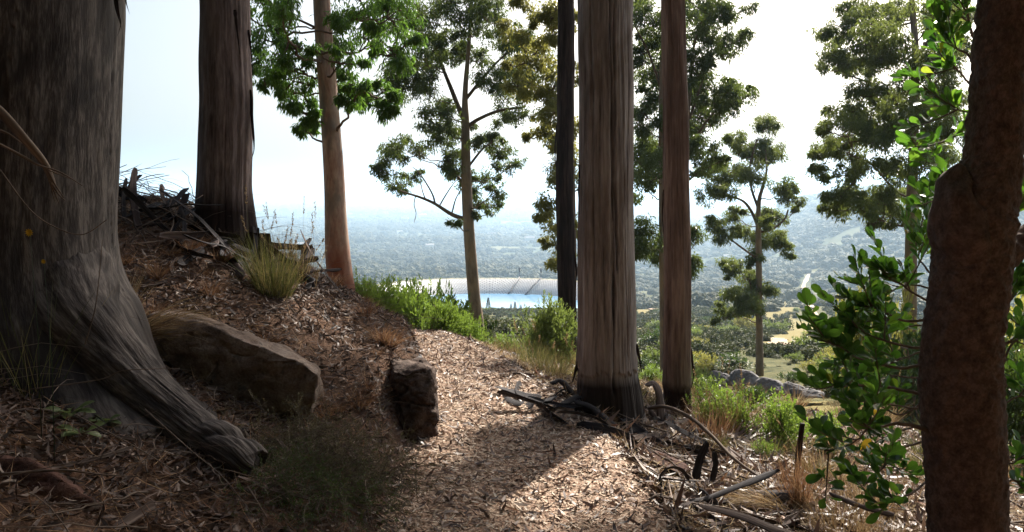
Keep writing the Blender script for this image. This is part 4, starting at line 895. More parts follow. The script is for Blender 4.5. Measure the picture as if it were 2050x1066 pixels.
def scatter_stuff(name, XY, size, protos, zoff=-.1, kind='stuff', label=None):
    col = bpy.data.collections.new(name + '_shapes')
    for k, me in enumerate(protos):
        o = bpy.data.objects.new('shape_%02d' % k, me); col.objects.link(o)
    Z = H(XY[:, 0], XY[:, 1], False); me = bpy.data.meshes.new(name); n = len(XY)
    me.vertices.add(n); me.vertices.foreach_set('co', np.column_stack([XY, Z + zoff * size]).ravel().astype(np.float32))
    g = np.random.default_rng(5)
    for nm, arr, ty in (('scl', np.column_stack([size*g.uniform(.85, 1.2, n), size*g.uniform(.85, 1.2, n), size*g.uniform(.7, 1.15, n)]), 'FLOAT_VECTOR'), ('rot', np.column_stack([0*size, 0*size, g.uniform(0, 6.28, n)]), 'FLOAT_VECTOR')):
        a = me.attributes.new(nm, ty, 'POINT'); a.data.foreach_set('vector', arr.ravel().astype(np.float32))
    a = me.attributes.new('idx', 'INT', 'POINT'); a.data.foreach_set('value', g.integers(0, len(protos), n).astype(np.int32))
    o = bpy.data.objects.new(name, me); COL.objects.link(o)
    ng = bpy.data.node_groups.new(name, 'GeometryNodeTree'); ng.interface.new_socket('Geometry', in_out='INPUT', socket_type='NodeSocketGeometry'); ng.interface.new_socket('Geometry', in_out='OUTPUT', socket_type='NodeSocketGeometry')
    N = ng.nodes; L = ng.links; gi = N.new('NodeGroupInput'); go = N.new('NodeGroupOutput'); ip = N.new('GeometryNodeInstanceOnPoints'); ci = N.new('GeometryNodeCollectionInfo')
    ci.inputs['Collection'].default_value = col; ci.inputs['Separate Children'].default_value = True; ci.inputs['Reset Children'].default_value = True; ip.inputs['Pick Instance'].default_value = True
    L.new(gi.outputs[0], ip.inputs['Points']); L.new(ci.outputs[0], ip.inputs['Instance'])
    for nm, ty, so_ in (('scl', 'FLOAT_VECTOR', 'Scale'), ('rot', 'FLOAT_VECTOR', 'Rotation'), ('idx', 'INT', 'Instance Index')):
        na = N.new('GeometryNodeInputNamedAttribute'); na.data_type = ty; na.inputs['Name'].default_value = nm; L.new(na.outputs['Attribute'], ip.inputs[so_])
    L.new(ip.outputs[0], go.inputs[0]); md = o.modifiers.new('scatter', 'NODES'); md.node_group = ng; o['kind'] = kind
    return o

def road_free(x, y, w):
    d = np.full(x.shape, 1e9)
    P = spline(ROADP, 60)
    for p in P: d = np.minimum(d, np.hypot(x - p[0], y - p[1]))
    return d > w

def woodland():
    g = np.random.default_rng(12)
    protos = [lump_proto(k+3, tall=[1, .8, 1.15, .7, 1.3, .9][k]) for k in range(6)]
    XY, S = [], []
    for r0, r1, n, s0, s1 in ((230, 420, 3400, 2.6, 5.5), (420, 800, 9000, 3.5, 8), (800, 1800, 15000, 5.5, 12), (1800, 4200, 20000, 9, 20), (4200, 9000, 12000, 16, 34)):
        r = np.sqrt(g.uniform(r0**2, r1**2, n)); a = g.uniform(-.72, .78, n); x, y = r*np.sin(a), r*np.cos(a)
        dn = .5 + .5 * fbm(x / (r0*.16), y / (r0*.16), 0, 44, 3) * 1.8
        ok = (g.random(n) < np.clip(dn * 1.9 - .25, .06, 1)) & (ell(x, y) > 1.0) & ~((ell(x, y) < 1.42) & (y > LC[1] - 20)) & (clearing(x, y) < .5) & road_free(x, y, 12 if r0 > 300 else 9)
        s = g.uniform(s0, s1, n) * (.75 + .5 * np.clip(dn, 0, 1)); near_lake = (np.abs(x) < 52) & (y < LC[1]); s = np.where(near_lake, np.minimum(s, .9), s); XY.append(np.column_stack([x, y])[ok]); S.append(s[ok])
    scatter_stuff('valley_woodland', np.vstack(XY), np.concatenate(S), protos)
woodland()
def scrub():
    g = np.random.default_rng(21); XY, S = [], []; protos = [crown_proto(20+k, 300, tall=[.9, .7, .8][k]) for k in range(3)]
    for r0, r1, n, s0, s1 in ((13, 40, 900, .10, .32), (40, 110, 5200, .35, .95), (110, 270, 8500, .8, 2.0)):
        r = np.sqrt(g.uniform(r0**2, r1**2, n)); a = g.uniform(-.5, .75, n); x, y = r*np.sin(a), r*np.cos(a)
        dn = .5 + .9 * fbm(x / (r0*.2), y / (r0*.2), 0, 48, 3)
        ok = (g.random(n) < np.clip(dn * 1.7 - .2, .05, 1)) & (ell(x, y) > 1.03) & ((clearing(x, y) < .5) | (g.random(n) < .10)) & road_free(x, y, 4.5)
        s = g.uniform(s0, s1, n) * (.7 + .5*np.clip(dn, 0, 1)); s = np.where((np.abs(a) < .17), np.minimum(s, .9), s); XY.append(np.column_stack([x, y])[ok]); S.append(s[ok])
    scatter_stuff('slope_scrub', np.vstack(XY), np.concatenate(S), protos)
scrub()

# ------------------------------------------------------------------ bushes on the slope, each its own object
def bush_mesh(seed, lm_n=2600, leafL=.12, leafW=.05, up=.3, flat=.8, nb=16, spiky=0, r_leaf=None):
    """unit-radius bush: leafy shoots on many lobes"""
    global rng
    rng = np.random.default_rng(seed); m = MB(); g = rng
    B = unit(g.normal(size=(nb, 3))) * g.uniform(.2, .7, (nb, 1)); B[:, 2] = np.abs(B[:, 2]) * flat + .22; br = g.uniform(.24, .42, nb)
    ns = lm_n // 9; k = g.integers(0, nb, ns); d = unit(g.normal(size=(ns, 3)) + [0, 0, .45]); st = B[k] + d * br[k][:, None] * g.uniform(.35, 1.08, (ns, 1))
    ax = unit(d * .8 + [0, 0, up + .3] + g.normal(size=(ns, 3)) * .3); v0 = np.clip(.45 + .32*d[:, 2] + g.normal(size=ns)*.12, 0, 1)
    for j in range(9):
        t = j / 8.0; P = st + ax * (t - .5) * leafL * 1.7
        side = unit(np.cross(ax, unit(g.normal(size=(ns, 3))))); D = unit(ax * (.45 + .6*t) + side * (1.0 - .3*t))
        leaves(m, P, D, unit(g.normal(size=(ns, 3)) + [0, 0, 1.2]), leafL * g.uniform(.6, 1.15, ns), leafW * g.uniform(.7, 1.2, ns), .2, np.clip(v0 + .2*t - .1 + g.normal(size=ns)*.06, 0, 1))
    return m
def bush_wood(seed, nb=9):
    g = np.random.default_rng(seed); m = MB()
    for k in range(nb):
        a = g.uniform(0, 6.28); e = np.array([math.cos(a)*g.uniform(.2, .7), math.sin(a)*g.uniform(.2, .7), g.uniform(.4, .95)]); limb(m, (0, 0, -.12), e, .022, .006, -.06, .1, 8, 5, seed*10+k)
    return m
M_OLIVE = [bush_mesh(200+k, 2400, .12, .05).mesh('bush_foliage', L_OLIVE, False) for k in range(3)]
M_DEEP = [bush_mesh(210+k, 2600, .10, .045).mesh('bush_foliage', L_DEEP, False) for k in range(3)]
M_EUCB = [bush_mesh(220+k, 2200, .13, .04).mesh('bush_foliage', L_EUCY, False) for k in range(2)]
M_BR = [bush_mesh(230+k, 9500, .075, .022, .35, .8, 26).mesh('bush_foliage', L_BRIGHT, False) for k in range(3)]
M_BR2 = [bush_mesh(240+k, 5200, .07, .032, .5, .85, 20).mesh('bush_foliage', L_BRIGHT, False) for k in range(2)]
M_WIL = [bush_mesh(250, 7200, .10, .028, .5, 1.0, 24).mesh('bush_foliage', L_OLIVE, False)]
M_WOOD = [bush_wood(300+k).mesh('bush_stems', B_TWIG) for k in range(3)]
def bush(name, label, cat, x, y, r, h, me, rz=0, group=None, wood=True, dz=0):
    o = thing(name, label, cat, (x, y, HZ(x, y) + dz), group); 
    f = bpy.data.objects.new('foliage', me); COL.objects.link(f); f.parent = o
    if wood: w = bpy.data.objects.new('stems', M_WOOD[int(abs(x*7)) % 3]); COL.objects.link(w); w.parent = o
    o.scale = (r, r, h); o.rotation_euler = (0, 0, rz); return o

def hillside_bushes():
    g = np.random.default_rng(77); n = 0; kinds = [M_OLIVE, M_DEEP, M_EUCB, M_DEEP, M_OLIVE]
    lab = {0: 'olive green bush among many alike on the slope below the path', 1: 'dark green bush among many alike on the slope below the path', 2: 'yellowish green bush among many alike on the slope below the path'}
    grp = {0: 'olive bushes on the slope', 1: 'dark bushes on the slope', 2: 'yellowish bushes on the slope'}
    placed = []; tries = 0
    while n < 285 and tries < 9000:
        tries += 1
        r = math.exp(g.uniform(math.log(15), math.log(235))); a = g.uniform(-.36, .66); x, y = r*math.sin(a), r*math.cos(a)
        if a < -.05 and r < 30: continue
        s = g.uniform(.45, .95) * (1 if r < 40 else 1.8 if r < 100 else 2.8)
        if clearing(np.array([x]), np.array([y]))[0] > .5 and g.random() < (.93 if r > 60 else 1): continue
        if not road_free(np.array([x]), np.array([y]), s + 2.2)[0]: continue
        if any((x-q[0])**2 + (y-q[1])**2 < (.55*(s+q[2]))**2 for q in placed): continue
        dn = vn(x/ (r*.14), y/(r*.14), 0, 66)
        if dn < -.35 and r < 90: continue
        if abs(x + .6*1) < 0.0: continue
        k = int(g.integers(0, 5)); me = kinds[k][g.integers(0, len(kinds[k]))]; kk = {0: 0, 1: 1, 2: 2, 3: 1, 4: 0}[k]
        h = s * g.uniform(.65, 1.0)
        if abs(a) < .17 and r > 14: h = min(h, .5 if r < 60 else .9)
        bush('hillside_bush', lab[kk], 'bush', x, y, s, h, me, g.uniform(0, 6.28), grp[kk], wood=r < 45); placed.append((x, y, s)); n += 1
hillside_bushes()

def at_px(px, py): p = G(px, py); return float(p[0]), float(p[1])
# bright bushes beyond the end of the path: (px, y depth, radius, height, mesh, label)
for px, Y, r, h, me, lb in [
    (785, 12.0, .88, 1.15, M_BR[0], 'tall bright green bush just past the end of the path, tallest of the bright ones'),
    (882, 9.75, .36, .50, M_BR[1], 'leafy lime bush spilling over the right rim of the path end'),
    (745, 11.6, .68, .95, M_BR[1], 'bright green bush overlapping the left side of the tallest bright bush'),
    (832, 11.6, .72, .95, M_BR[2], 'bright green bush overlapping the right side of the tallest bright bush'),
    (718, 11.2, .5, .85, M_BR[2], 'bright green bush between the pink trunk and the tallest bush'),
    (668, 10.2, .30, .62, M_BR[1], 'small sunlit green bush at the foot of the pink trunk'),
    (880, 13.2, .75, 1.25, M_DEEP[0], 'dark green bush behind the lime bush, left of the pale gum trunk'),
    (920, 14.0, .75, 1.30, M_DEEP[1], 'dark rounded bush touching the foot of the pale gum trunk'),
    (850, 14.8, .8, 1.7, M_DEEP[2], 'dark bush standing behind the tallest bright bush'),
    (982, 13.0, .42, .75, M_OLIVE[0], 'small olive bush right of the pale gum trunk foot'),
    (700, 13.0, .5, .85, M_DEEP[0], 'dark bush right behind the pink trunk'),
    (1005, 10.6, .40, .36, M_BR2[0], 'low yellow-green bush on the verge right of the path end'),
    (965, 11.6, .34, .40, M_BR2[1], 'low bright bush beside the flat stone at the path end'),
    (925, 10.8, .42, .62, M_BR[2], 'bright bush in front of the dark pair by the path end')]:
    bush('green_bush', lb, 'bush', (px - 1025) / FPX * Y, Y, r, h, me, r * 20)
bush('willowy_shrub', 'grey-green willowy shrub at the path edge left of the massive grey trunk', 'shrub', *((1104 - 1025) / FPX * 9.6, 9.6), .50, .70, M_WIL[0], 1.0)
for px, py, rp, hp, me, lb in [
    (1572, 900, 80, 108, M_BR2[0], 'vivid yellow-green bush below the debris, near the dark stake'),
    (1640, 885, 52, 70, M_BR2[1], 'smaller yellow-green bush behind and right of the vivid one'),
    (1455, 868, 92, 108, M_BR2[1], 'broad olive bush right of the red-brown trunk'),
    (1500, 815, 50, 50, M_DEEP[2], 'dark green bush behind the broad olive bush'),
    (1400, 800, 50, 45, M_OLIVE[2], 'rounded olive bush beside the red-brown trunk, behind the broad one'),
    (1530, 920, 35, 40, M_BR2[1], 'small lime bush at the edge of the debris heap'),
    (1660, 920, 40, 70, M_OLIVE[0], 'small olive sapling bush right of the dark stake'),
    (1300, 770, 45, 38, M_BR2[0], 'low bright bush seen between the two big trunks'),
    (1310, 735, 40, 38, M_OLIVE[0], 'olive bush seen between the two big trunks, farther back'),
    (1462, 745, 60, 40, M_DEEP[1], 'large dark bush in front of the grey boulders'),
    (1700, 790, 60, 45, M_OLIVE[1], 'olive bush at the edge of the dry field'),
    (1745, 800, 95, 260, M_EUCB[0], 'tall yellow-green young tree crown just left of the leafy gum trunk'),
    (1840, 860, 130, 210, M_DEEP[0], 'tall dark shrub behind the foreground trunk'),
    (2040, 920, 140, 250, M_DEEP[1], 'tall dark shrub at the right edge of the view'),
    (1960, 830, 150, 270, M_EUCB[1], 'tall yellowish shrub behind the foreground trunk')]:
    p_ = G(px, py); k_ = p_[1] / FPX; bush('green_bush', lb, 'bush', float(p_[0]), float(p_[1]), rp*k_, hp*k_, me, rp)

# small conifers at the reservoir edge
def conifers():
    g = np.random.default_rng(3); m = MB()
    global rng
    rng = g
    n = 1500; t = g.random(n)**.7; a = g.uniform(0, 6.28, n); rr = (1 - t) * .34 * (.55 + .45*np.abs(np.sin(t*26))) * g.uniform(.5, 1, n)
    P = np.stack([rr*np.cos(a), rr*np.sin(a), .06 + t*.94], 1); leaves(m, P, np.stack([np.cos(a), np.sin(a), -.1+0*a], 1), rdir(n, g) + [0, 0, 1], .09, .035, .1); fol = m.mesh('needles', L_DEEP, False)
    m2 = MB(); tube(m2, [(0, 0, -.1), (0, 0, .5), (0, 0, 1)], [.03, .02, .004], 6); tr = m2.mesh('trunk', B_TWIG)
    for px, Y, h, lb in ((977, 250, 3.0, 'small dark conifer just right of the pale gum trunk, against the water'), (1023, 250, 1.6, 'tiny conifer against the water, left of the pair'), (1031, 252, 2.1, 'tiny conifer against the water, tallest of the middle pair'), (1043, 250, 1.4, 'tiny conifer against the water nearest the willowy shrub')):
        x = (px-1025)/FPX*Y; o = thing('conifer', lb, 'tree', (x, Y, HZ(x, Y)), 'small conifers by the water')
        for nm, me in (('crown', fol), ('trunk', tr)):
            c = bpy.data.objects.new(nm, me); COL.objects.link(c); c.parent = o
        zt = 0; o.scale = (h*1.0, h*1.0, h*1.35)
conifers()

# ------------------------------------------------------------------ rocks
def rock_mat(name, cols, sc_=3, lich=None):
    m, t = mat(name); p = coords(t, (1, 1, 1), 'obj'); a = noise(t, p, sc_, 7, .62, .3); b = noise(t, p, sc_*14, 4, .6)
    c = ramp(t, math_(t, 'ADD', math_(t, 'MULTIPLY', a, .7), math_(t, 'MULTIPLY', b, .3)), [(.36, cols[0]), (.5, cols[1]), (.64, cols[2])])
    if lich: c = mix(t, ramp(t, noise(t, p, sc_*2.3, 4, .7), [(.60, g3(0)), (.66, g3(.8))]), c, lich)
    finish(t, c, .9, math_(t, 'ADD', a, math_(t, 'MULTIPLY', b, .35)), .8, .02, .2); return m
K_SAND = rock_mat('weathered_sandstone', [(.07, .048, .038), (.17, .122, .095), (.30, .24, .20)], 5, (.085, .075, .068))
K_RED = rock_mat('reddish_sandstone', [(.035, .018, .014), (.085, .042, .032), (.15, .08, .06)], 5)
K_DARK = rock_mat('dark_bank_stone', [(.03, .019, .015), (.085, .056, .045), (.17, .125, .10)], 6, (.05, .045, .04))
K_GREY = rock_mat('grey_boulder_stone', [(.07, .065, .065), (.16, .15, .15), (.30, .285, .28)], 1.6, (.05, .05, .05))
def rock(name, label, cat, pts, mt, seed=0, rough=.02, group=None, sub=5, cham=.0):
    """irregular convex stone from its corner points"""
    import bmesh
    pts = np.asarray(pts, float); c = pts.mean(0); bm = bmesh.new()
    for p in pts: bm.verts.new(p - c)
    bmesh.ops.convex_hull(bm, input=bm.verts)
    bmesh.ops.delete(bm, geom=[v for v in bm.verts if not v.link_faces], context='VERTS')
    sz = np.ptp(pts, axis=0).max()
    bmesh.ops.bevel(bm, geom=bm.edges[:], offset=sz*(.035 + cham), segments=2, profile=.6, affect='EDGES', clamp_overlap=True)
    bmesh.ops.triangulate(bm, faces=bm.faces[:])
    for k in range(sub + 3):
        es = [e for e in bm.edges if e.calc_length() > sz * .022]
        if not es or len(bm.verts) > 26000: break
        bmesh.ops.subdivide_edges(bm, edges=es, cuts=1, use_grid_fill=False); bmesh.ops.triangulate(bm, faces=[f for f in bm.faces if len(f.verts) > 3])
    bm.normal_update(); V = np.array([v.co[:] for v in bm.verts]); Nn = np.array([v.normal[:] for v in bm.verts]); W_ = V + c; f = 3.0 / sz
    d = rough * sz * (1.4*fbm(W_[:, 0]*f, W_[:, 1]*f, W_[:, 2]*f, seed, 3) + .5 * fbm(W_[:, 0]*f*5, W_[:, 1]*f*5, W_[:, 2]*f*9, seed+4, 3) - .5 * np.exp(-(np.abs(vn(W_[:, 0]*f*1.3, W_[:, 1]*f*1.3, W_[:, 2]*f*4, seed+8))/.05)**2))
    V = V + Nn * d[:, None]
    for v, p in zip(bm.verts, V): v.co = p
    me = bpy.data.meshes.new(name); bm.to_mesh(me); bm.free(); me.materials.append(mt)
    for p in me.polygons: p.use_smooth = True
    o = bpy.data.objects.new(name, me); COL.objects.link(o); o.location = c; return tag(o, label, cat, group)
def wp(*a): return [W(*p) for p in a]
# long sandstone slab lying in the bank: front face and the lit top set back
rock('sandstone_slab', 'long weathered sandstone slab lodged in the bank behind the buttress root', 'boulder',
     wp((285, 640, 4.9), (300, 690, 4.65), (430, 800, 4.5), (540, 832, 4.42), (622, 826, 4.40), (636, 752, 4.40), (604, 728, 4.42), (520, 700, 4.5), (420, 655, 4.62), (300, 628, 4.9),
        (350, 622, 5.2), (450, 650, 5.15), (560, 690, 5.1), (632, 738, 4.95), (640, 800, 4.9), (500, 800, 5.1)), K_SAND, 3, .026)
rock('stone_block', 'squared stone block standing at the left edge of the path', 'boulder', [q + [0, 0, .02] for q in wp((784, 752, 5.2), (868, 758, 5.15), (876, 882, 5.1), (800, 880, 5.1), (782, 722, 5.8), (846, 722, 5.8), (866, 742, 5.7), (770, 850, 5.6), (830, 735, 5.25), (815, 885, 5.05), (852, 800, 5.08))], K_DARK, 5, .06)
rock('stone_block', 'flat-topped stone lying behind the squared block at the path edge', 'boulder', wp((775, 712, 6.05), (848, 718, 6.0), (850, 742, 5.95), (780, 745, 5.95), (790, 706, 6.4), (845, 708, 6.4), (790, 760, 6.3), (850, 760, 6.3)), K_GREY, 6, .02)
rock('reddish_rock', 'reddish rounded rock in the dark bottom left corner', 'rock', wp((-60, 905, 3.05), (60, 925, 3.0), (150, 975, 2.92), (205, 1010, 2.9), (205, 1085, 2.85), (60, 1090, 2.8), (-60, 1100, 2.8), (-40, 900, 3.4), (110, 950, 3.3), (190, 1030, 3.2)), K_RED, 9, .02)
rock('reddish_rock', 'flat dusty red rock half buried beside the path under the big trunks', 'rock', wp((1238, 908, 5.0), (1300, 900, 5.0), (1385, 935, 4.85), (1370, 958, 4.75), (1290, 950, 4.75), (1245, 930, 4.85), (1250, 898, 5.2), (1330, 905, 5.2)), K_RED, 11, .02)
rock('pale_rock', 'pale elongated rock at the far end of the path beside the bright bush', 'rock', wp((748, 648, 8.9), (762, 643, 8.9), (795, 665, 8.8), (790, 672, 8.75), (752, 668, 8.7), (760, 648, 9.1), (790, 662, 9.1)), K_SAND, 12, .02)
rock('pale_rock', 'small flat stone on the right rim of the path near its end', 'rock', wp((945, 686, 8.6), (968, 688, 8.6), (970, 698, 8.5), (946, 697, 8.5), (950, 683, 8.8), (968, 685, 8.8)), K_SAND, 13, .02)
for k, (a, b, c_, d, Y, lb) in enumerate([(1415, 742, 1470, 772, 22.5, 'grey boulder leftmost of the outcrop below the lone tufted gum'), (1462, 738, 1520, 772, 22, 'long grey boulder second from left in the outcrop, left of the lone gum'), (1512, 755, 1572, 792, 20.5, 'sloping grey boulder at the foot of the lone tufted gum'), (1562, 765, 1612, 790, 20, 'grey boulder right of the lone tufted gum'), (1605, 775, 1650, 797, 19.5, 'rightmost grey boulder with a pale flat top'), (1395, 772, 1440, 795, 19, 'low grey boulder nearest the broad olive bush')]):
    rock('grey_boulder', lb, 'boulder', wp((a, b+10, Y), (a+15, b, Y), (c_-18, b+6, Y), (c_, (b+d)/2, Y-.1), (c_, d, Y-.3), (a, d, Y-.3), (a+5, b+6, Y+.9), (c_-10, b+10, Y+.9), (a, d, Y+.8), (c_, d, Y+.8)), K_GREY, 20+k, .03, 'grey boulders on the slope', 4)

# houses far down in the valley
def houses():
    m = MB(); V = [(-1, -.6, -1), (1, -.6, -1), (1, .6, -1), (-1, .6, -1), (-1, -.6, .5), (1, -.6, .5), (1, .6, .5), (-1, .6, .5)]
    m.add(V, [(0, 1, 5, 4), (1, 2, 6, 5), (2, 3, 7, 6), (3, 0, 4, 7)]); m.add([(-1, -.6, .5), (-1, .6, .5), (-1, 0, .95), (1, -.6, .5), (1, .6, .5), (1, 0, .95)], None, [(0, 2, 1), (3, 4, 5)])
    wm, t = mat('white_render'); finish(t, (.7, .68, .64), .8); wall = m.mesh('walls', wm, False)
    m = MB(); m.add([(-1.1, -.72, .42), (1.1, -.72, .42), (1.1, 0, 1.0), (-1.1, 0, 1.0), (1.1, .72, .42), (-1.1, .72, .42)], [(0, 1, 2, 3), (3, 2, 4, 5)]); rm, t = mat('pale_roofing'); finish(t, (.5, .44, .40), .5); roof = m.mesh('roof', rm, False)
    g = np.random.default_rng(8); spots = [(724, 512), (740, 507), (702, 540), (965, 480), (985, 478), (1010, 484), (1060, 487), (1020, 474), (1290, 543), (1420, 500), (1455, 520), (1410, 425), (1796, 490), (1640, 400), (1600, 430), (1700, 420), (1580, 455), (600, 498), (580, 500), (620, 505), (800, 470), (860, 500), (1480, 540)] + [(g.uniform(540, 1500), g.uniform(398, 450)) for _ in range(36)]
    for px, py in spots:
        p = G(px, py); r = math.hypot(p[0], p[1]); s = np.clip(r*.0032, 3, 14)*g.uniform(.6, 1.2)
        o = thing('house', 'tiny pale distant house among the trees of the valley', 'house', (p[0], p[1], p[2] + s*1.0 + .25*s), 'pale houses down in the valley'); o.scale = (s*1.5, s, s); o.rotation_euler = (0, 0, g.uniform(-.6, .6))
        for nm, me in (('walls', wall), ('roof', roof)):
            c = bpy.data.objects.new(nm, me); COL.objects.link(c); c.parent = o
houses()

# ------------------------------------------------------------------ ground litter
def var_mat(name, stops, rough=.8, trans=0, spec=.25):
    m, t = mat(name); v = nd(t, 'ShaderNodeAttribute', attribute_name='var').outputs['Fac']; c = ramp(t, v, stops)
    c = mix(t, math_(t, 'MULTIPLY', noise(t, coords(t, (1, 1, 1), 'geo'), 120, 3), .22), c, (.07, .04, .03))
    b = finish(t, c, rough, None, 0, 0, spec)
    if trans:
        tr = nd(t, 'ShaderNodeBsdfTranslucent'); lk(t, c, tr.inputs[0]); mx = nd(t, 'ShaderNodeMixShader'); mx.inputs[0].default_value = trans
        lk(t, b.outputs[0], mx.inputs[1]); lk(t, tr.outputs[0], mx.inputs[2]); lk(t, mx.outputs[0], t.nodes['Material Output'].inputs[0])
    return m
V_CHIP = var_mat('wood_chips', [(0, (.20, .115, .075)), (.35, (.40, .265, .18)), (.7, (.58, .43, .31)), (.93, (.72, .58, .45)), (1, (.80, .70, .58))])
V_LITTER = var_mat('dead_leaves', [(0, (.035, .020, .016)), (.4, (.12, .07, .052)), (.72, (.25, .165, .125)), (.92, (.46, .37, .30)), (1, (.38, .17, .08))], .5, .12, .45)
V_BANK = var_mat('shaded_litter', [(0, (.03, .018, .014)), (.5, (.085, .05, .038)), (.85, (.17, .11, .085)), (1, (.34, .27, .22))], .6, .08, .4)  # dead leaves again, with the bank's shade darkened into their colours
V_STRAW = var_mat('dry_grass', [(0, (.13, .075, .035)), (.5, (.32, .21, .10)), (1, (.55, .43, .25))], .7, .35)
V_RUSTG = var_mat('rusty_dry_grass', [(0, (.10, .045, .022)), (.5, (.24, .12, .06)), (1, (.42, .27, .14))], .7, .35)
V_GREENG = var_mat('olive_grass', [(0, (.05, .07, .018)), (.5, (.14, .15, .04)), (1, (.34, .27, .11))], .6, .4)
B_CURL = bark_mat('fallen_bark', [(.03, .02, .017), (.10, .07, .058), (.24, .185, .155)], 14, 22, .6, .004)
B_CURLD = bark_mat('dark_fallen_bark', [(.008, .007, .008), (.026, .022, .024), (.08, .07, .07)], 12, 20, .6, .004, .9)

def ground_n(x, y):
    e = .04; return unit(np.stack([H(x-e, y) - H(x+e, y), H(x, y-e) - H(x, y+e), np.full(x.shape, 2*e)], -1))
def flat_scatter(name, X, Y, L, Wd, mt, tilt=.35, lift=.006, kind='stuff', seed=0, curve=.2, elong=0, label=None):
    g = np.random.default_rng(seed); n = len(X); Nn = unit(ground_n(X, Y) + g.normal(size=(n, 3)) * tilt); a = g.uniform(0, 6.28, n)
    D = np.stack([np.cos(a), np.sin(a), 0*a], -1); D = unit(D - Nn * np.sum(D*Nn, 1, keepdims=True)); S = np.cross(Nn, D)
    C = np.stack([X, Y, H(X, Y) + lift + g.random(n) * .012], -1); L = L[:, None]; Wd = Wd[:, None]; cv = g.normal(size=(n, 1)) * curve * L
    rows = []
    for t, w, k in ((-.5, .18, 1), (-.18, .9, .15), (.2, .8, .15), (.5, .1, 1)):
        rows += [C + D*L*t + S*Wd*w*.5 + Nn*cv*k + S*cv*.0, C + D*L*t - S*Wd*w*.5 + Nn*cv*k]
    V = np.stack(rows, 1).reshape(-1, 3); q = np.array([(0, 2, 3, 1), (2, 4, 5, 3), (4, 6, 7, 5)]); Q = (q[None] + (np.arange(n)*8)[:, None, None]).reshape(-1, 4)
    m = MB(); m.add(V, Q, var=np.repeat(g.random(n), 8)); return m.obj(name, mt, kind=kind)

def litter():
    g = np.random.default_rng(101)
    def on_path(n, y0, y1):
        y = y0 + (y1 - y0) * g.random(n) ** 1.25; return xl(y) + (xr(y) - xl(y)) * g.uniform(-.03, 1.05, n), y
    x, y = on_path(46000, 2.2, 10); flat_scatter('wood_chips', x, y, g.gamma(4, .0075, 46000) + .010, g.uniform(.004, .014, 46000), V_CHIP, .26, .010, seed=1, curve=.05)
    x, y = on_path(2600, 2.2, 9.6); flat_scatter('fallen_leaves', x, y, g.uniform(.05, .12, 2600), g.uniform(.010, .02, 2600), V_LITTER, .45, .018, seed=2, curve=.18)
    # bank
    n = 46000; y = 1.6 + 7.8 * g.random(n)**1.3; v = 3.6 * g.random(n)**1.15; x = xl(y) - v * .98
    k = g.random(n) < .42 + .9 * ss(v, .25, .9) * (.5 + .5*vn(x*2.2, y*2.2, 0, 5)); x, y = x[k], y[k]; n = len(x)
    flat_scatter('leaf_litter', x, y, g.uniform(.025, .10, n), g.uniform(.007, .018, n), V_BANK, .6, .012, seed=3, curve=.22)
    # right verge and slope below
    n = 42000; y = 2.2 + 13 * g.random(n)**1.5; x = xr(y) + .02 + 6 * g.random(n)**1.4
    flat_scatter('leaf_litter', x, y, g.uniform(.04, .14, n), g.uniform(.010, .026, n), V_LITTER, .5, .012, seed=4, curve=.2)
    n = 16000; y = 2.6 + 6*g.random(n)**1.3; x = xr(y) + .05 + 3.4 * g.random(n)**1.2
    flat_scatter('straw_litter', x, y, g.uniform(.06, .30, n), g.uniform(.003, .008, n), V_STRAW, .35, .03, seed=6, curve=.15)
    n = 6000; y = 2 + 6.5*g.random(n)**1.2; x = xl(y) - .15 - 3.0 * g.random(n)
    flat_scatter('straw_litter', x, y, g.uniform(.05, .26, n), g.uniform(.002, .005, n), V_RUSTG, .4, .02, seed=7, curve=.15)
    n = 3600; y = 2.4 + 4.6*g.random(n)**1.2; x = xr(y) + .08 + 2.6 * g.random(n)**1.2
    flat_scatter('bark_litter', x, y, g.uniform(.08, .32, n), g.uniform(.010, .034, n), V_LITTER, .5, .04, seed=8, curve=.2)
litter()

def twig(x, y, L, ang, r, mt, lift=.02, seed=0, rise=.1, name='fallen_twig', label='', cat='twig', group=None, fork=True, z=None):
    g = np.random.default_rng(seed); n = 12; t = np.linspace(-.5, .5, n); w = np.cumsum(g.normal(size=n)) * L * .022; w -= np.linspace(w[0], w[-1], n)
    X = x + math.cos(ang)*L*t - math.sin(ang)*w; Y = y + math.sin(ang)*L*t + math.cos(ang)*w
    hz = H(X, Y); base = np.maximum(hz, np.linspace(hz[0], hz[-1], n)) if z is None else z + 0*X
    P = np.stack([X, Y, base + lift + rise * L * (t + .5) * g.uniform(.2, 1)], -1); m = MB(); tube(m, P, np.linspace(r, r*.35, n), 6)
    o = m.obj(name, mt, origin=tuple(P[0])); tag(o, label, cat, group)
    if fork:
        for b in range(g.integers(1, 4)):
            i = g.integers(3, 10); d = unit(unit(P[-1]-P[0]) + g.normal(size=3)*.6 + [0, 0, .25]); Q = P[i] + d*np.linspace(0, L*g.uniform(.15, .4), 6)[:, None] + np.cumsum(g.normal(size=(6, 3)), 0)*L*.006; mm = MB(); tube(mm, Q - P[0], np.linspace(r*.55, r*.2, 6), 5)
            c = mm.obj('side_shoot', mt, o)
    return o

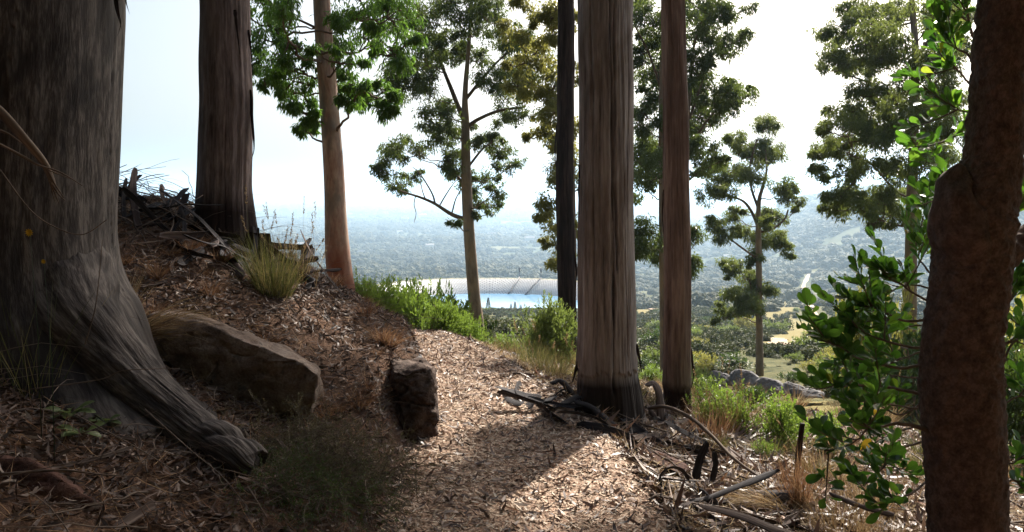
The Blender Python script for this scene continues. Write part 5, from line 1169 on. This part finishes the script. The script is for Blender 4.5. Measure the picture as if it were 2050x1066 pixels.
def twigs():
    g = np.random.default_rng(202)
    def many(n, fn, label, group, rr, LL, mt, rise):
        for k in range(n):
            x, y = fn(); twig(x, y, g.uniform(*LL), g.uniform(0, 6.28), g.uniform(*rr), mt, g.uniform(.01, .05), int(g.integers(1e6)), g.uniform(0, rise), label=label, group=group, fork=k % 3 == 0)
    def bank(): y = g.uniform(2.2, 8); return float(xl(y) - .15 - 3.2*g.random()), y
    def crest(): return g.uniform(-3.7, -2.3), g.uniform(5.2, 7.6)
    def verge(): y = 2.6 + 5*g.random(); return float(xr(y) + .1 + 3*g.random()**1.3), y
    many(110, bank, 'thin dry twig lying in the leaf litter of the left bank', 'twigs on the bank', (.0025, .006), (.15, .6), B_TWIG, .25)
    many(80, crest, 'bare grey twig in the brushwood heap between the old trunk and the broad trunk', 'brushwood on the bank crest', (.003, .008), (.3, .9), B_TWIG, .8)
    many(85, verge, 'dry stick in the debris on the right of the path', 'sticks in the right debris', (.004, .011), (.2, .8), B_TWIG, .3)
twigs()

def curl_piece(P, w, curl, th, mt, label, name='bark_curl', cat='bark', group=None, roll=0.0, taper=.5, n=26):
    P = spline(np.array(P), n); m = MB(); s = np.minimum(1, np.minimum(np.linspace(0, 1, n), np.linspace(1, 0, n)) * 6 + taper)
    sweep(m, P, curl_section(w, min(curl, 2.0), th, 9), s * (1 + .12*vn(np.arange(n)*.45, 0*s, 0, int(abs(P[0][0])*1000) % 997)), roll if np.ndim(roll) else np.linspace(roll, roll + .5, n)); o = m.obj(name, mt, origin=tuple(P[0])); return tag(o, label, cat, group)

def bark_debris():
    g = np.random.default_rng(303)
    def strip(x, y, L, ang, w, mt, label, group, bend=.1, rise=.05):
        t = np.linspace(-.5, .5, 6); X = x + math.cos(ang)*L*t; Y = y + math.sin(ang)*L*t; X += -math.sin(ang)*bend*L*(t*t*4-1)*g.normal(); Y += math.cos(ang)*bend*L*(t*t*4-1)*g.normal()
        Z = np.linspace(HZ(X[0], Y[0]), HZ(X[-1], Y[-1]), 6); Z = np.maximum(Z, H(X, Y)) + .02 + rise*L*(t+.5)*g.random() + bend*L*.5*(t*t*4)*g.random()
        return curl_piece(np.stack([X, Y, Z], -1), w, g.uniform(.2, 1.5), .003, mt, label, group=group, roll=g.uniform(-1.2, 1.2))
    for k in range(90):     # heap under the big trunks and down to the right bottom corner
        y = g.uniform(3.0, 5.6); x = float(xr(y)) + .12 + g.random()**1.3 * (1.7 if y < 4.6 else 1.0)
        strip(x, y, g.uniform(.15, .55), g.uniform(0, 6.28), g.uniform(.025, .07), B_CURLD if g.random() < .5 else B_CURL, 'strip of shed bark in the heap right of the path', 'shed bark right of the path', .06, .2)
    for k in range(28):     # round the foot of the grey trunk
        a = g.uniform(2.4, 6.6); d = g.uniform(.3, .75); x, y = .73 + d*math.cos(a), 6.0 + d*math.sin(a)*1.2
        strip(x, y, g.uniform(.2, .5), g.uniform(0, 6.28), g.uniform(.04, .10), B_CURLD, 'dark shed bark strip round the foot of the massive grey trunk', 'bark round the grey trunk', .07, .3)
    for k in range(42):     # slabs round the foot of the broad trunk on the bank
        a = g.uniform(3.0, 6.6); d = g.uniform(.3, .85); x, y = -2.38 + d*math.cos(a), 6.6 + d*math.sin(a)
        strip(x, y, g.uniform(.25, .7), g.uniform(0, 6.28), g.uniform(.03, .09), B_CURLD if g.random() < .6 else B_BROWN, 'dark bark slab leaning in the debris at the foot of the broad trunk', 'bark round the broad trunk', .1, .6)
    for k in range(30):     # bank
        y = g.uniform(2.4, 7); x = float(xl(y)) - .2 - 2.6*g.random(); strip(x, y, g.uniform(.12, .4), g.uniform(0, 6.28), g.uniform(.015, .04), B_CURL, 'strip of shed bark lying on the left bank', 'shed bark on the left bank', .1, .15)
    # large pieces one can point to
    def ring(px, py, Y, r, w, mt, label, a0=.2, a1=5.4, tilt=.3):
        c = W(px, py, Y); a = np.linspace(a0, a1, 12); P = c + np.stack([np.cos(a)*r*(1-.03*a), np.sin(a)*tilt*r, np.sin(a)*r*(1-.03*a)], -1); curl_piece(P, w, .3, .003, mt, label, roll=1.57, taper=.9, n=40)
    ring(1348, 968, 4.35, .082, .10, B_CURLD, 'hoop-shaped dark bark curl standing on edge in the heap right of the path')
    curl_piece(wp((1290, 985, 4.2), (1390, 1000, 4.15), (1470, 975, 4.2), (1560, 940, 4.35)), .045, 1.2, .005, B_CURLD, 'long black bark gutter running right from the hoop-shaped curl')
    curl_piece(wp((1392, 960, 4.35), (1400, 920, 4.38), (1415, 885, 4.4)), .05, .9, .004, B_CURLD, 'short black bark piece sticking up beside the hoop-shaped curl')
    curl_piece(wp((1425, 965, 4.3), (1432, 930, 4.32), (1428, 905, 4.32)), .035, .8, .004, B_CURLD, 'second short black bark piece sticking up, right of the first')
    curl_piece(wp((1150, 800, 5.6), (1185, 812, 5.55), (1225, 845, 5.5), (1260, 880, 5.4)), .10, 2.4, .005, B_CURLD, 'big bluish-grey bark trough at the left foot of the massive grey trunk')
    curl_piece(wp((1100, 765, 6.2), (1125, 760, 6.2), (1150, 790, 6.1)), .08, 2.6, .004, B_CURLD, 'rolled dark bark at the path edge left of the massive grey trunk')
    curl_piece(wp((1290, 770, 6.3), (1310, 765, 6.3), (1322, 790, 6.25), (1326, 850, 6.2)), .10, .9, .005, B_CURL, 'arched grey-brown bark slab between the two big trunks')
    curl_piece(wp((1300, 820, 6.3), (1320, 850, 6.2), (1338, 900, 6.0)), .05, 1.2, .005, B_CURL, 'narrow bark slab leaning between the two big trunks')
    curl_piece(wp((1400, 1010, 3.8), (1480, 1030, 3.7), (1560, 1062, 3.6), (1640, 1090, 3.5)), .06, .8, .004, B_CURL, 'long brown bark slab near the bottom edge right of the path')
    curl_piece(wp((1660, 985, 4.1), (1720, 1010, 4.0), (1790, 1030, 3.9)), .04, 2.8, .004, B_CURL, 'pale stripped stick of bark among the dry grass near the foreground trunk')
    curl_piece(wp((500, 540, 6.2), (560, 515, 6.3), (600, 520, 6.4)), .10, 1.2, .02, B_DARK, 'charred bark chunk right of the broad trunk')
    m = MB(); P = spline(np.array([[*W(1298, 818, 6.2), .014], [*W(1335, 815, 6.0), .014], [*W(1380, 835, 5.7), .013], [*W(1420, 868, 5.4), .013], [*W(1455, 905, 5.2), .012], [*W(1490, 935, 5.0), .010], [*W(1520, 955, 4.9), .006]]), 60)
    tube(m, P[:, :3], P[:, 3], 9, disp=lambda th, s, r: .2*r*vn(np.cos(th)*2, s*12, 0, 4)); tag(m.obj('fallen_branch', B_LIMB, origin=tuple(P[0, :3])), 'long curved fallen branch arching down from between the big trunks to the debris', 'branch')
    m = MB(); P = spline(np.array([[*W(1595, 955, 5.2), .020], [*W(1600, 900, 5.2), .019], [*W(1607, 848, 5.2), .017]]), 20); tube(m, P[:, :3], P[:, 3], 10, disp=lambda th, s, r: .2*r*vn(np.cos(th)*3, s*15, 0, 4)); tag(m.obj('wooden_stake', B_DARK, origin=tuple(P[0, :3])), 'short dark upright stake standing in front of the vivid yellow-green bush', 'stake')
    # broken stump and splintered pieces beside the broad trunk
    st = thing('broken_stump', 'jagged charred stump fragments standing just right of the broad trunk on the bank', 'stump', W(520, 540, 6.5))
    m = MB(); c = W(516, 545, 6.5) - [0, 0, .1]
    tube(m, spline(np.array([c, c+[0, 0, .2], c+[.01, 0, .42]]), 40), spline(np.array([[.13], [.11], [.08]]), 40)[:, 0], 70, disp=lambda th, s, r: -r*.95*ss(s, .22 + .13*vn(np.cos(th)*3, np.sin(th)*3, 0, 5), .25 + .17*vn(np.cos(th)*3, np.sin(th)*3, 0, 5)) + .03*vn(np.cos(th)*5, np.sin(th)*5, s*3, 6), cap=False); part(m, 'stump_shell', B_DARK, st)
bark_debris()

# ------------------------------------------------------------------ grasses and small plants
def blades(mb, c, n, L, spread, w=.003, lean=(0, 0, 0), r0=.04, droop=.5, g=None, k=6):
    g = g or np.random.default_rng(1); a = g.uniform(0, 6.28, n); base = np.asarray(c) + np.stack([np.cos(a), np.sin(a), 0*a], -1) * (r0 * g.random((n, 1))**.5)
    base[:, 2] = H(base[:, 0], base[:, 1]) - .01 if c[2] is None or True else base[:, 2]
    d = unit(np.stack([np.cos(a)*spread, np.sin(a)*spread, 1+0*a], -1) + g.normal(size=(n, 3))*.22 + np.asarray(lean)); Ls = L * g.uniform(.45, 1.1, n)
    P = [base]; dd = d.copy()
    for j in range(1, k):
        dd = unit(dd + np.array([0, 0, -1]) * droop * (j / k)**1.5 * .5 * g.uniform(.5, 1.4, (n, 1))); P.append(P[-1] + dd * (Ls / (k-1))[:, None])
    P = np.stack(P, 1); S = unit(np.cross(d, g.normal(size=(n, 3)))); wd = w * np.array([1, 1, .85, .65, .4, .1])[:k]
    V = np.stack([P + S[:, None]*wd[None, :, None]*.5, P - S[:, None]*wd[None, :, None]*.5], 2).reshape(n, -1, 3)
    q = np.array([(2*j, 2*j+1, 2*j+3, 2*j+2) for j in range(k-1)]); Q = (q[None] + (np.arange(n)*2*k)[:, None, None]).reshape(-1, 4)
    mb.add(V.reshape(-1, 3), Q, var=np.repeat(g.random(n), 2*k)); return P
def tuft(name, label, cat, px, py, Y, n, L, spread, mt, w=.003, r0=.05, droop=.5, lean=(0, 0, 0), seed=0, heads=0, group=None, xy=None):
    g = np.random.default_rng(seed); p = W(px, py, Y) if xy is None else np.array([*xy, 0.0]); p[2] = HZ(p[0], p[1])
    root = thing(name, label, cat, p, group); m = MB(); blades(m, p, n, L, spread, w, lean, r0, droop, g); part(m, 'blades', mt, root)
    if heads:
        m = MB(); P = blades(m, p, heads, L*1.5, spread*.5, w*.8, lean, r0*1.6, .16, g); part(m, 'stalks', mt, root); m = MB()
        for q in P:
            ax = unit(q[-1]-q[-2]); nn = 34; t = g.random(nn); C = q[-2] + (q[-1]-q[-2])*t[:, None]*1.0 + g.normal(size=(nn, 3))*.003; leaves(m, C, ax + g.normal(size=(nn, 3))*.35, rdir(nn, g), .018, .0055, .2)
        part(m, 'seed_heads', V_STRAW, root)
    return root
def grasses():
    tuft('grass_tuft', 'tall tawny grass tussock with seed heads in front of the broad trunk', 'grass', 548, 632, 5.9, 620, .46, .32, V_GREENG, .0035, .12, .3, seed=1, heads=12)
    tuft('grass_tuft', 'thin seed-headed grass between the tussock and the pink trunk', 'grass', 598, 600, 6.4, 120, .42, .18, V_STRAW, .003, .12, .2, seed=2, heads=14)
    tuft('grass_tuft', 'pale straw fan of dead grass combed over the top of the sandstone slab', 'grass', 262, 622, 4.75, 420, .62, .25, V_STRAW, .004, .07, 1.1, (1.5, -.1, -.1), seed=3)
    tuft('grass_tuft', 'orange dry grass standing right beside the old trunk above the root', 'grass', 238, 600, 4.9, 240, .34, .35, V_STRAW, .005, .07, .4, seed=4)
    tuft('grass_tuft', 'thin dark grass against the old trunk, with a yellow flower', 'grass', 50, 640, 3.7, 60, .55, .3, V_GREENG, .004, .12, .3, seed=5)
    tuft('grass_tuft', 'rust-coloured grass in front of the broad olive bush, left clump', 'grass', 1420, 905, 6.0, 260, .34, .28, V_RUSTG, .003, .12, .3, seed=6, heads=8)
    tuft('grass_tuft', 'rust-coloured grass left of the vivid bush, right clump', 'grass', 1462, 895, 6.4, 300, .40, .22, V_RUSTG, .003, .10, .25, seed=7, heads=10)
    tuft('grass_tuft', 'upright orange column of dry grass below the dark stake', 'grass', 1600, 1020, 4.6, 330, .40, .10, V_RUSTG, .003, .06, .15, seed=8)
    tuft('grass_tuft', 'pale straw fan of dry grass lying right of the bark heap', 'grass', 1575, 975, 4.5, 300, .52, .3, V_STRAW, .004, .06, .9, (-1.6, -.2, .05), seed=9)
    for k, (px, py, Y, L, lb) in enumerate([(1690, 1020, 4.2, .36, 'dry golden grass left of the foreground trunk, near the bottom edge'), (1740, 960, 4.8, .34, 'dry golden grass behind the oval leaves'), (1650, 930, 5.4, .3, 'dry grass right of the dark stake'), (1790, 1010, 4.0, .36, 'dry golden grass nearest the foreground trunk'), (1700, 860, 8.0, .4, 'golden grass at the near edge of the dry field'), (1760, 850, 9.0, .45, 'golden grass on the dry field behind the oval leaves'), (1100, 745, 7.6, .38, 'tawny dry grass in front of the willowy shrub'), (1065, 735, 8.2, .34, 'tawny dry grass left of the willowy shrub foot'), (1130, 740, 7.9, .3, 'tawny grass between the willowy shrub and the grey trunk')]):
        tuft('grass_tuft', lb, 'grass', px, py, Y, 260, L, .4, V_STRAW if k not in (6, 7, 8) else V_GREENG, .003, .14, .35, seed=20+k, heads=6)
    # small tussocks scattered over the verge, the bank and the near slope
    g = np.random.default_rng(404); protos = []
    for mt in (V_STRAW, V_GREENG, V_RUSTG):
        for k in range(2):
            m = MB(); gg = np.random.default_rng(k+60); a = gg.uniform(0, 6.28, 130); n = 130; d = unit(np.stack([np.cos(a)*.45, np.sin(a)*.45, 1+0*a], -1) + gg.normal(size=(n, 3))*.25)
            b = np.stack([np.cos(a), np.sin(a), 0*a], -1)*.12*gg.random((n, 1)); L_ = gg.uniform(.4, 1, n)[:, None]; S = unit(np.cross(d, gg.normal(size=(n, 3))))*.006; mid = b + d*L_*.55; tip = mid + unit(d + [0, 0, -.45])*L_*.45
            V = np.stack([b+S, b-S, mid+S*.8, mid-S*.8, tip+S*.15, tip-S*.15], 1).reshape(-1, 3); q = np.array([(0, 1, 3, 2), (2, 3, 5, 4)]); m.add(V, (q[None]+(np.arange(n)*6)[:, None, None]).reshape(-1, 4), var=np.repeat(gg.random(n), 6)); protos.append(m.mesh('grass_blades', mt))
    lab = ['small straw-coloured grass tussock on the slope right of the path', 'small green-brown grass tussock on the slope right of the path', 'small rusty grass tussock on the bank left of the path']
    for k in range(210):
        if k < 150: y = math.exp(g.uniform(math.log(5.2), math.log(20))); x = float(xr(y)) + .45 + g.random()*y*.62; kk = int(g.integers(0, 2))
        else: y = g.uniform(4.6, 8.6); x = float(xl(y)) - .3 - 2.2*g.random(); kk = 2
        if abs(x-.73) < .5 and abs(y-6) < .6: continue
        o = bpy.data.objects.new('grass_tuft', protos[kk*2 + int(g.integers(0, 2))]); COL.objects.link(o); o.location = (x, y, HZ(x, y)-.01); s = g.uniform(.14, .34) * (1 if y < 9 else 1.5); o.scale = (s, s, s*(.9 if kk < 2 else .6)); o.rotation_euler = (0, 0, g.uniform(0, 6.28)); tag(o, lab[kk], 'grass', ['straw tussocks', 'green-brown tussocks', 'rusty tussocks'][kk])
grasses()

def undergrowth():
    g = np.random.default_rng(606)
    for name, n, fx, mt in (('dead_undergrowth', 750, lambda: (lambda y: (float(xl(y)) - .25 - 2.9*g.random(), y))(g.uniform(2.2, 7.8)), B_TWIG), ('dead_undergrowth', 420, lambda: (lambda y: (float(xr(y)) + .15 + 2.8*g.random()**1.2, y))(g.uniform(2.8, 7.5)), B_TWIG)):
        m = MB()
        for k in range(n):
            x, y = fx(); L = g.uniform(.12, .55) * (1.3 if x < -2 else 1); a = g.uniform(0, 6.28); e = g.uniform(.15, 1.0); t = np.linspace(0, 1, 7)[:, None]
            d = np.array([math.cos(a), math.sin(a), e]); P = np.array([x, y, HZ(x, y) - .01]) + d*L*t + np.array([0, 0, -1])*L*e*.75*t**2 + np.cumsum(g.normal(size=(7, 3)), 0)*L*.018
            P[:, 2] = np.maximum(P[:, 2], H(P[:, 0], P[:, 1]) + .004); tube(m, P, np.linspace(g.uniform(.0012, .0032), .0006, 7), 4, cap=False)
        m.obj(name, mt, kind='stuff')
undergrowth()

def plants():
    g = np.random.default_rng(505)
    # feathery shrublet hanging over the path edge, bottom centre-left
    def feathery(label, px, py, Y, n, R_, mt, seed, z0=0):
        global rng
        rng = np.random.default_rng(seed); c = W(px, py, Y); c[2] = HZ(c[0], c[1]); root = thing('wiry_shrub', label, 'shrub', c); st, lf = MB(), MB()
        for k in range(n):
            d = unit(rng.normal(size=3)*[1, .8, .5] + [.15, -.25, .45]); L = R_*rng.uniform(.5, 1.05); t = np.linspace(0, 1, 9)[:, None]
            P = c + rng.normal(size=3)*[.12, .1, .02] + d*L*t + np.array([.1, -.15, -.35])*L*t**2 + np.cumsum(rng.normal(size=(9, 3)), 0)*.006; P[:, 2] = np.maximum(P[:, 2], H(P[:, 0], P[:, 1])+.01)
            tube(st, P, np.linspace(.0022, .0008, 9), 4, cap=False)
            for s in range(7):
                i = rng.integers(2, 9); dd = unit(d + rng.normal(size=3)*.8); Q = P[i] + dd*np.linspace(0, .09, 4)[:, None]; tube(st, Q, .0008, 3, cap=False); m_ = 16; j = rng.random(m_); leaves(lf, Q[0] + (Q[-1]-Q[0])*j[:, None], unit(dd + rng.normal(size=(m_, 3))*.8), rdir(m_), .013, .0035, .1)
        part(st, 'stems', B_TWIG, root); part(lf, 'foliage', mt, root, smooth=False)
    feathery('wiry fine-leaved shrub hanging over the bank below the sandstone slab', 600, 880, 4.0, 120, .42, L_DRY, 1)
    feathery('dark wiry shrub lower down the bank at the path edge', 700, 960, 3.8, 110, .36, L_DRY, 2)
    feathery('dark wiry shrub in the shade below the end of the buttress root', 590, 1010, 3.5, 90, .34, L_DEEP, 3)
    # broad-leaved weeds on the litter beside the root
    lm = leaf_mat('weed_leaves', (.05, .08, .03), (.14, .18, .07), .3, (.3, .4, .1))
    for k, (px, py, Y, lb) in enumerate([(135, 722, 3.55, 'pale green broad-leaved weed in the litter left of the root, topmost'), (205, 735, 3.6, 'broad-leaved weed touching the upper root'), (160, 800, 3.4, 'broad-leaved weed in the litter left of the root, lowest')]):
        p = W(px, py, Y); p[2] = HZ(p[0], p[1]) + .03; root = thing('weed', lb, 'plant', p); m = MB(); n = 13; a = g.uniform(0, 6.28, n); D = np.stack([np.cos(a), np.sin(a), g.uniform(.1, .7, n)], -1)
        obovate(m, p + D*.01, D, rdir(n, g)*.3 + [0, -.2, 1], g.uniform(.05, .10, n), g.uniform(.03, .045, n), g.uniform(.1, .5, n), g.random(n)); part(m, 'leaves', lm, root)
    # dead frayed branch hanging in from the upper left across the old trunk
    root = thing('dead_branch', 'dead grey branch with frayed end hanging in front of the old trunk, upper left', 'branch', W(-60, 180, 2.6))
    m = MB(); P = spline(np.array([[*W(-60, 180, 2.6), .016], [*W(0, 225, 2.6), .014], [*W(50, 280, 2.6), .012], [*W(90, 330, 2.62), .010], [*W(108, 375, 2.63), .008]]), 40); tube(m, P[:, :3], P[:, 3], 12, disp=lambda th, s, r: .35*r*vn(np.cos(th)*3, np.sin(th)*3, s*3, 2)); part(m, 'stem', B_TWIG, root)
    for k, pl in enumerate([[(105, 370), (118, 390), (130, 402)], [(104, 372), (112, 392), (118, 408)], [(98, 345), (112, 372), (128, 396)], [(102, 365), (106, 388), (110, 404)], [(20, 300), (75, 330), (120, 345), (165, 372)], [(-20, 280), (40, 310), (95, 340), (140, 358)], [(0, 262), (20, 270), (44, 288)]]):
        m = MB(); Q = spline(np.array([W(a, b, 2.6) for a, b in pl]), 14); tube(m, Q, np.linspace(.0035 if k < 4 else .005, .0012, 14), 5, cap=False); part(m, 'frayed_strand', B_TWIG, root)
    # thin arching stalks across the dark lower left, one object each
    for k, (pl, lb) in enumerate([([(0, 340, 2.8), (60, 420, 2.8), (110, 455, 2.8), (165, 470, 2.8), (215, 440, 2.8)], 'thin arching dry stalk crossing the old trunk at mid height'), ([(290, 820, 3.3), (380, 900, 3.1), (450, 960, 3.0), (520, 1050, 2.9)], 'long pale grass stalk crossing below the buttress root'), ([(150, 830, 3.3), (280, 900, 3.1), (420, 985, 3.0), (520, 1010, 2.9)], 'second long grass stalk across the shaded litter'), ([(0, 950, 2.9), (120, 942, 2.9), (200, 950, 2.9), (285, 955, 2.9)], 'straight broken stick lying above the reddish rock'), ([(60, 780, 3.2), (200, 760, 3.3), (250, 742, 3.3), (360, 738, 3.3)], 'thin bent twig resting over the buttress root'), ([(320, 1000, 3.0), (420, 975, 3.0), (520, 960, 3.1)], 'pale thin stalk near the lower root end'), ([(495, 975, 3.3), (512, 1000, 3.25), (535, 1040, 3.2)], 'short pale broken stick under the root end'), ([(170, 690, 3.4), (190, 620, 3.4), (200, 540, 3.4), (205, 480, 3.4)], 'thin green stem standing before the old root')]):
        m = MB(); Q = spline(np.array([W(*p) for p in pl]), 30); Q[:, 2] = np.maximum(Q[:, 2], H(Q[:, 0], Q[:, 1]) + .01); tube(m, Q, np.linspace(.006 if k in (3, 6) else .0028, .0014, 30), 6); tag(m.obj('dry_stalk', B_TWIG, origin=tuple(Q[0])), lb, 'stalk')
    ym, t = mat('yellow_petals'); finish(t, (.65, .42, .02), .6)
    for k, (px, py, Y, s, lb) in enumerate([(60, 466, 3.3, .020, 'yellow daisy-like flower on a thin stem before the old trunk'), (678, 790, 5.0, .012, 'tiny yellow flower in the bank beside the wiry shrub'), (88, 524, 3.2, .012, 'small yellow bud low on the old trunk')]):
        p = W(px, py, Y); root = thing('yellow_flower', lb, 'flower', (p[0], p[1], HZ(p[0], p[1])))
        m = MB(); n = 12; a = np.linspace(0, 6.28, n); leaves(m, np.repeat(p[None], n, 0), np.stack([np.cos(a), -.4+0*a, np.sin(a)], -1), np.repeat([[0, -1., .2]], n, 0), s, s*.4, .2); part(m, 'petals', ym, root)
        m = MB(); tube(m, [(p[0], p[1], HZ(p[0], p[1])), (p[0]+.01, p[1], p[2]*.5+.5*HZ(p[0], p[1])), p], [.0018, .0015, .001], 5); part(m, 'stem', L_DEEP, root)
plants()

# ------------------------------------------------------------------ labels of the many: say where each one lies
def landmark_labels():
    from collections import defaultdict
    L1 = {'the sandstone slab': W(480, 720, 4.6), 'the end of the buttress root': W(500, 930, 3.6), 'the upper buttress root': W(260, 700, 3.9), 'the foot of the broad trunk': W(450, 520, 6.6), 'the squared stone block': W(825, 800, 5.3), 'the reddish corner rock': W(80, 1000, 2.9),
          'the tall tawny tussock': W(548, 610, 5.9), 'the wiry shrub': W(650, 900, 3.9), 'the broken stump': W(516, 530, 6.5), 'the old trunk': W(200, 520, 4.6), 'the pink trunk': W(680, 600, 10), 'the path rim': W(790, 900, 4.6)}
    L2 = {'the massive grey trunk': W(1215, 850, 6), 'the red-brown trunk': W(1355, 850, 6.9), 'the hoop-shaped bark curl': W(1348, 968, 4.35), 'the flat red rock': W(1300, 930, 4.9), 'the dark stake': W(1600, 940, 5.2), 'the orange grass column': W(1600, 1020, 4.6), 'the foreground trunk': W(1850, 1000, 3.2),
          'the vivid bush': G(1572, 900), 'the broad lime bush': G(1455, 868), 'the bottom edge path corner': W(1330, 1060, 3.8), 'the willowy shrub': W(1104, 740, 9.6), 'the straw fan': W(1560, 975, 4.5)}
    L3 = {'the lone tufted gum': W(1521, 752, 30), 'the grey boulders': W(1530, 770, 21), 'the dirt road': np.append(ROADP[0], 0), 'the lake shore': np.array([0, 280, 0]), 'the pale gum foot': W(955, 642, 25), 'the leafy right gum': W(1822, 640, 22), 'the terraced clearing': CLR[0], 'the sandy track': G(1300, 665),
          'the red-brown trunk foot': W(1380, 830, 12), 'the dry field': G(1700, 830), 'the willowy shrub': W(1104, 700, 14)}
    grp = defaultdict(list)
    for o in list(bpy.data.objects):
        if o.get('group') and o.parent is None and o.get('category'): grp[(o['group'], o['label'])].append(o)
    for (gname, lab), os_ in grp.items():
        if len(os_) < 12: continue
        def size(o): return (max(o.dimensions) if o.type == 'MESH' else o.scale[0])
        sz = np.array([size(o) for o in os_]); q1, q2 = np.percentile(sz, [33, 67])
        for o, s_ in zip(os_, sz):
            p = np.array(o.location[:]); adj = ['small', 'middling', 'large'][int(s_ > q1) + int(s_ > q2)]
            if gname in ('pale houses down in the valley',):
                px = 1025 + p[0]/p[1]*FPX; w = 'between the broad and pink trunks' if px < 660 else 'between the pink trunk and pale gum' if px < 940 else 'between the pale gum and blackened trunk' if px < 1130 else 'between the red-brown trunk and lone gum' if px < 1520 else 'right of the lone gum'
                o['label'] = '%s pale house in the valley, seen %s' % (adj, w); continue
            if gname == 'gums behind the viewpoint': continue
            LM = L3 if 'slope' in gname else (L1 if ('bank' in gname or 'broad trunk' in gname or gname == 'rusty tussocks') else L2)
            nm = min(LM, key=lambda k: np.linalg.norm(LM[k][:2] - p[:2]) / (1 if LM is not L3 else (4 + np.linalg.norm(LM[k][:2]))))
            base = {'twigs on the bank': 'thin dry twig in bank litter', 'brushwood on the bank crest': 'bare grey twig in the crest brushwood', 'sticks in the right debris': 'dry stick in the debris', 'shed bark right of the path': 'shed bark strip in the heap', 'bark round the grey trunk': 'dark bark strip at the grey trunk foot',
                    'bark round the broad trunk': 'dark bark slab round the broad trunk', 'shed bark on the left bank': 'shed bark strip on the bank', 'olive bushes on the slope': 'olive green bush', 'dark bushes on the slope': 'dark green bush', 'yellowish bushes on the slope': 'yellowish green bush',
                    'straw tussocks': 'straw-coloured grass tussock', 'green-brown tussocks': 'green-brown grass tussock', 'rusty tussocks': 'rusty grass tussock'}.get(gname)
            if base: o['label'] = '%s %s, nearest %s' % (adj, base, nm)
bpy.context.view_layer.update(); landmark_labels()

# ------------------------------------------------------------------ haze over the valley
def build_haze():
    m = MB(); s = 17500; z0, z1 = -136, 178
    V = [(x, y, z) for z in (z0, z1) for y in (-s, s) for x in (-s, s)]
    m.add(V, [(0, 2, 3, 1), (4, 5, 7, 6), (0, 1, 5, 4), (2, 6, 7, 3), (0, 4, 6, 2), (1, 3, 7, 5)])
    mt = bpy.data.materials.new('haze'); mt.use_nodes = True; t = mt.node_tree; t.nodes.clear()
    v = nd(t, 'ShaderNodeVolumePrincipled'); v.inputs['Color'].default_value = (.57, .78, 1.0, 1); v.inputs['Density'].default_value = HAZE
    v.inputs['Anisotropy'].default_value = .45; lk(t, v.outputs[0], nd(t, 'ShaderNodeOutputMaterial').inputs['Volume'])
    m.obj('haze', mt, smooth=False, kind='stuff')
HAZE = .00024
build_haze()
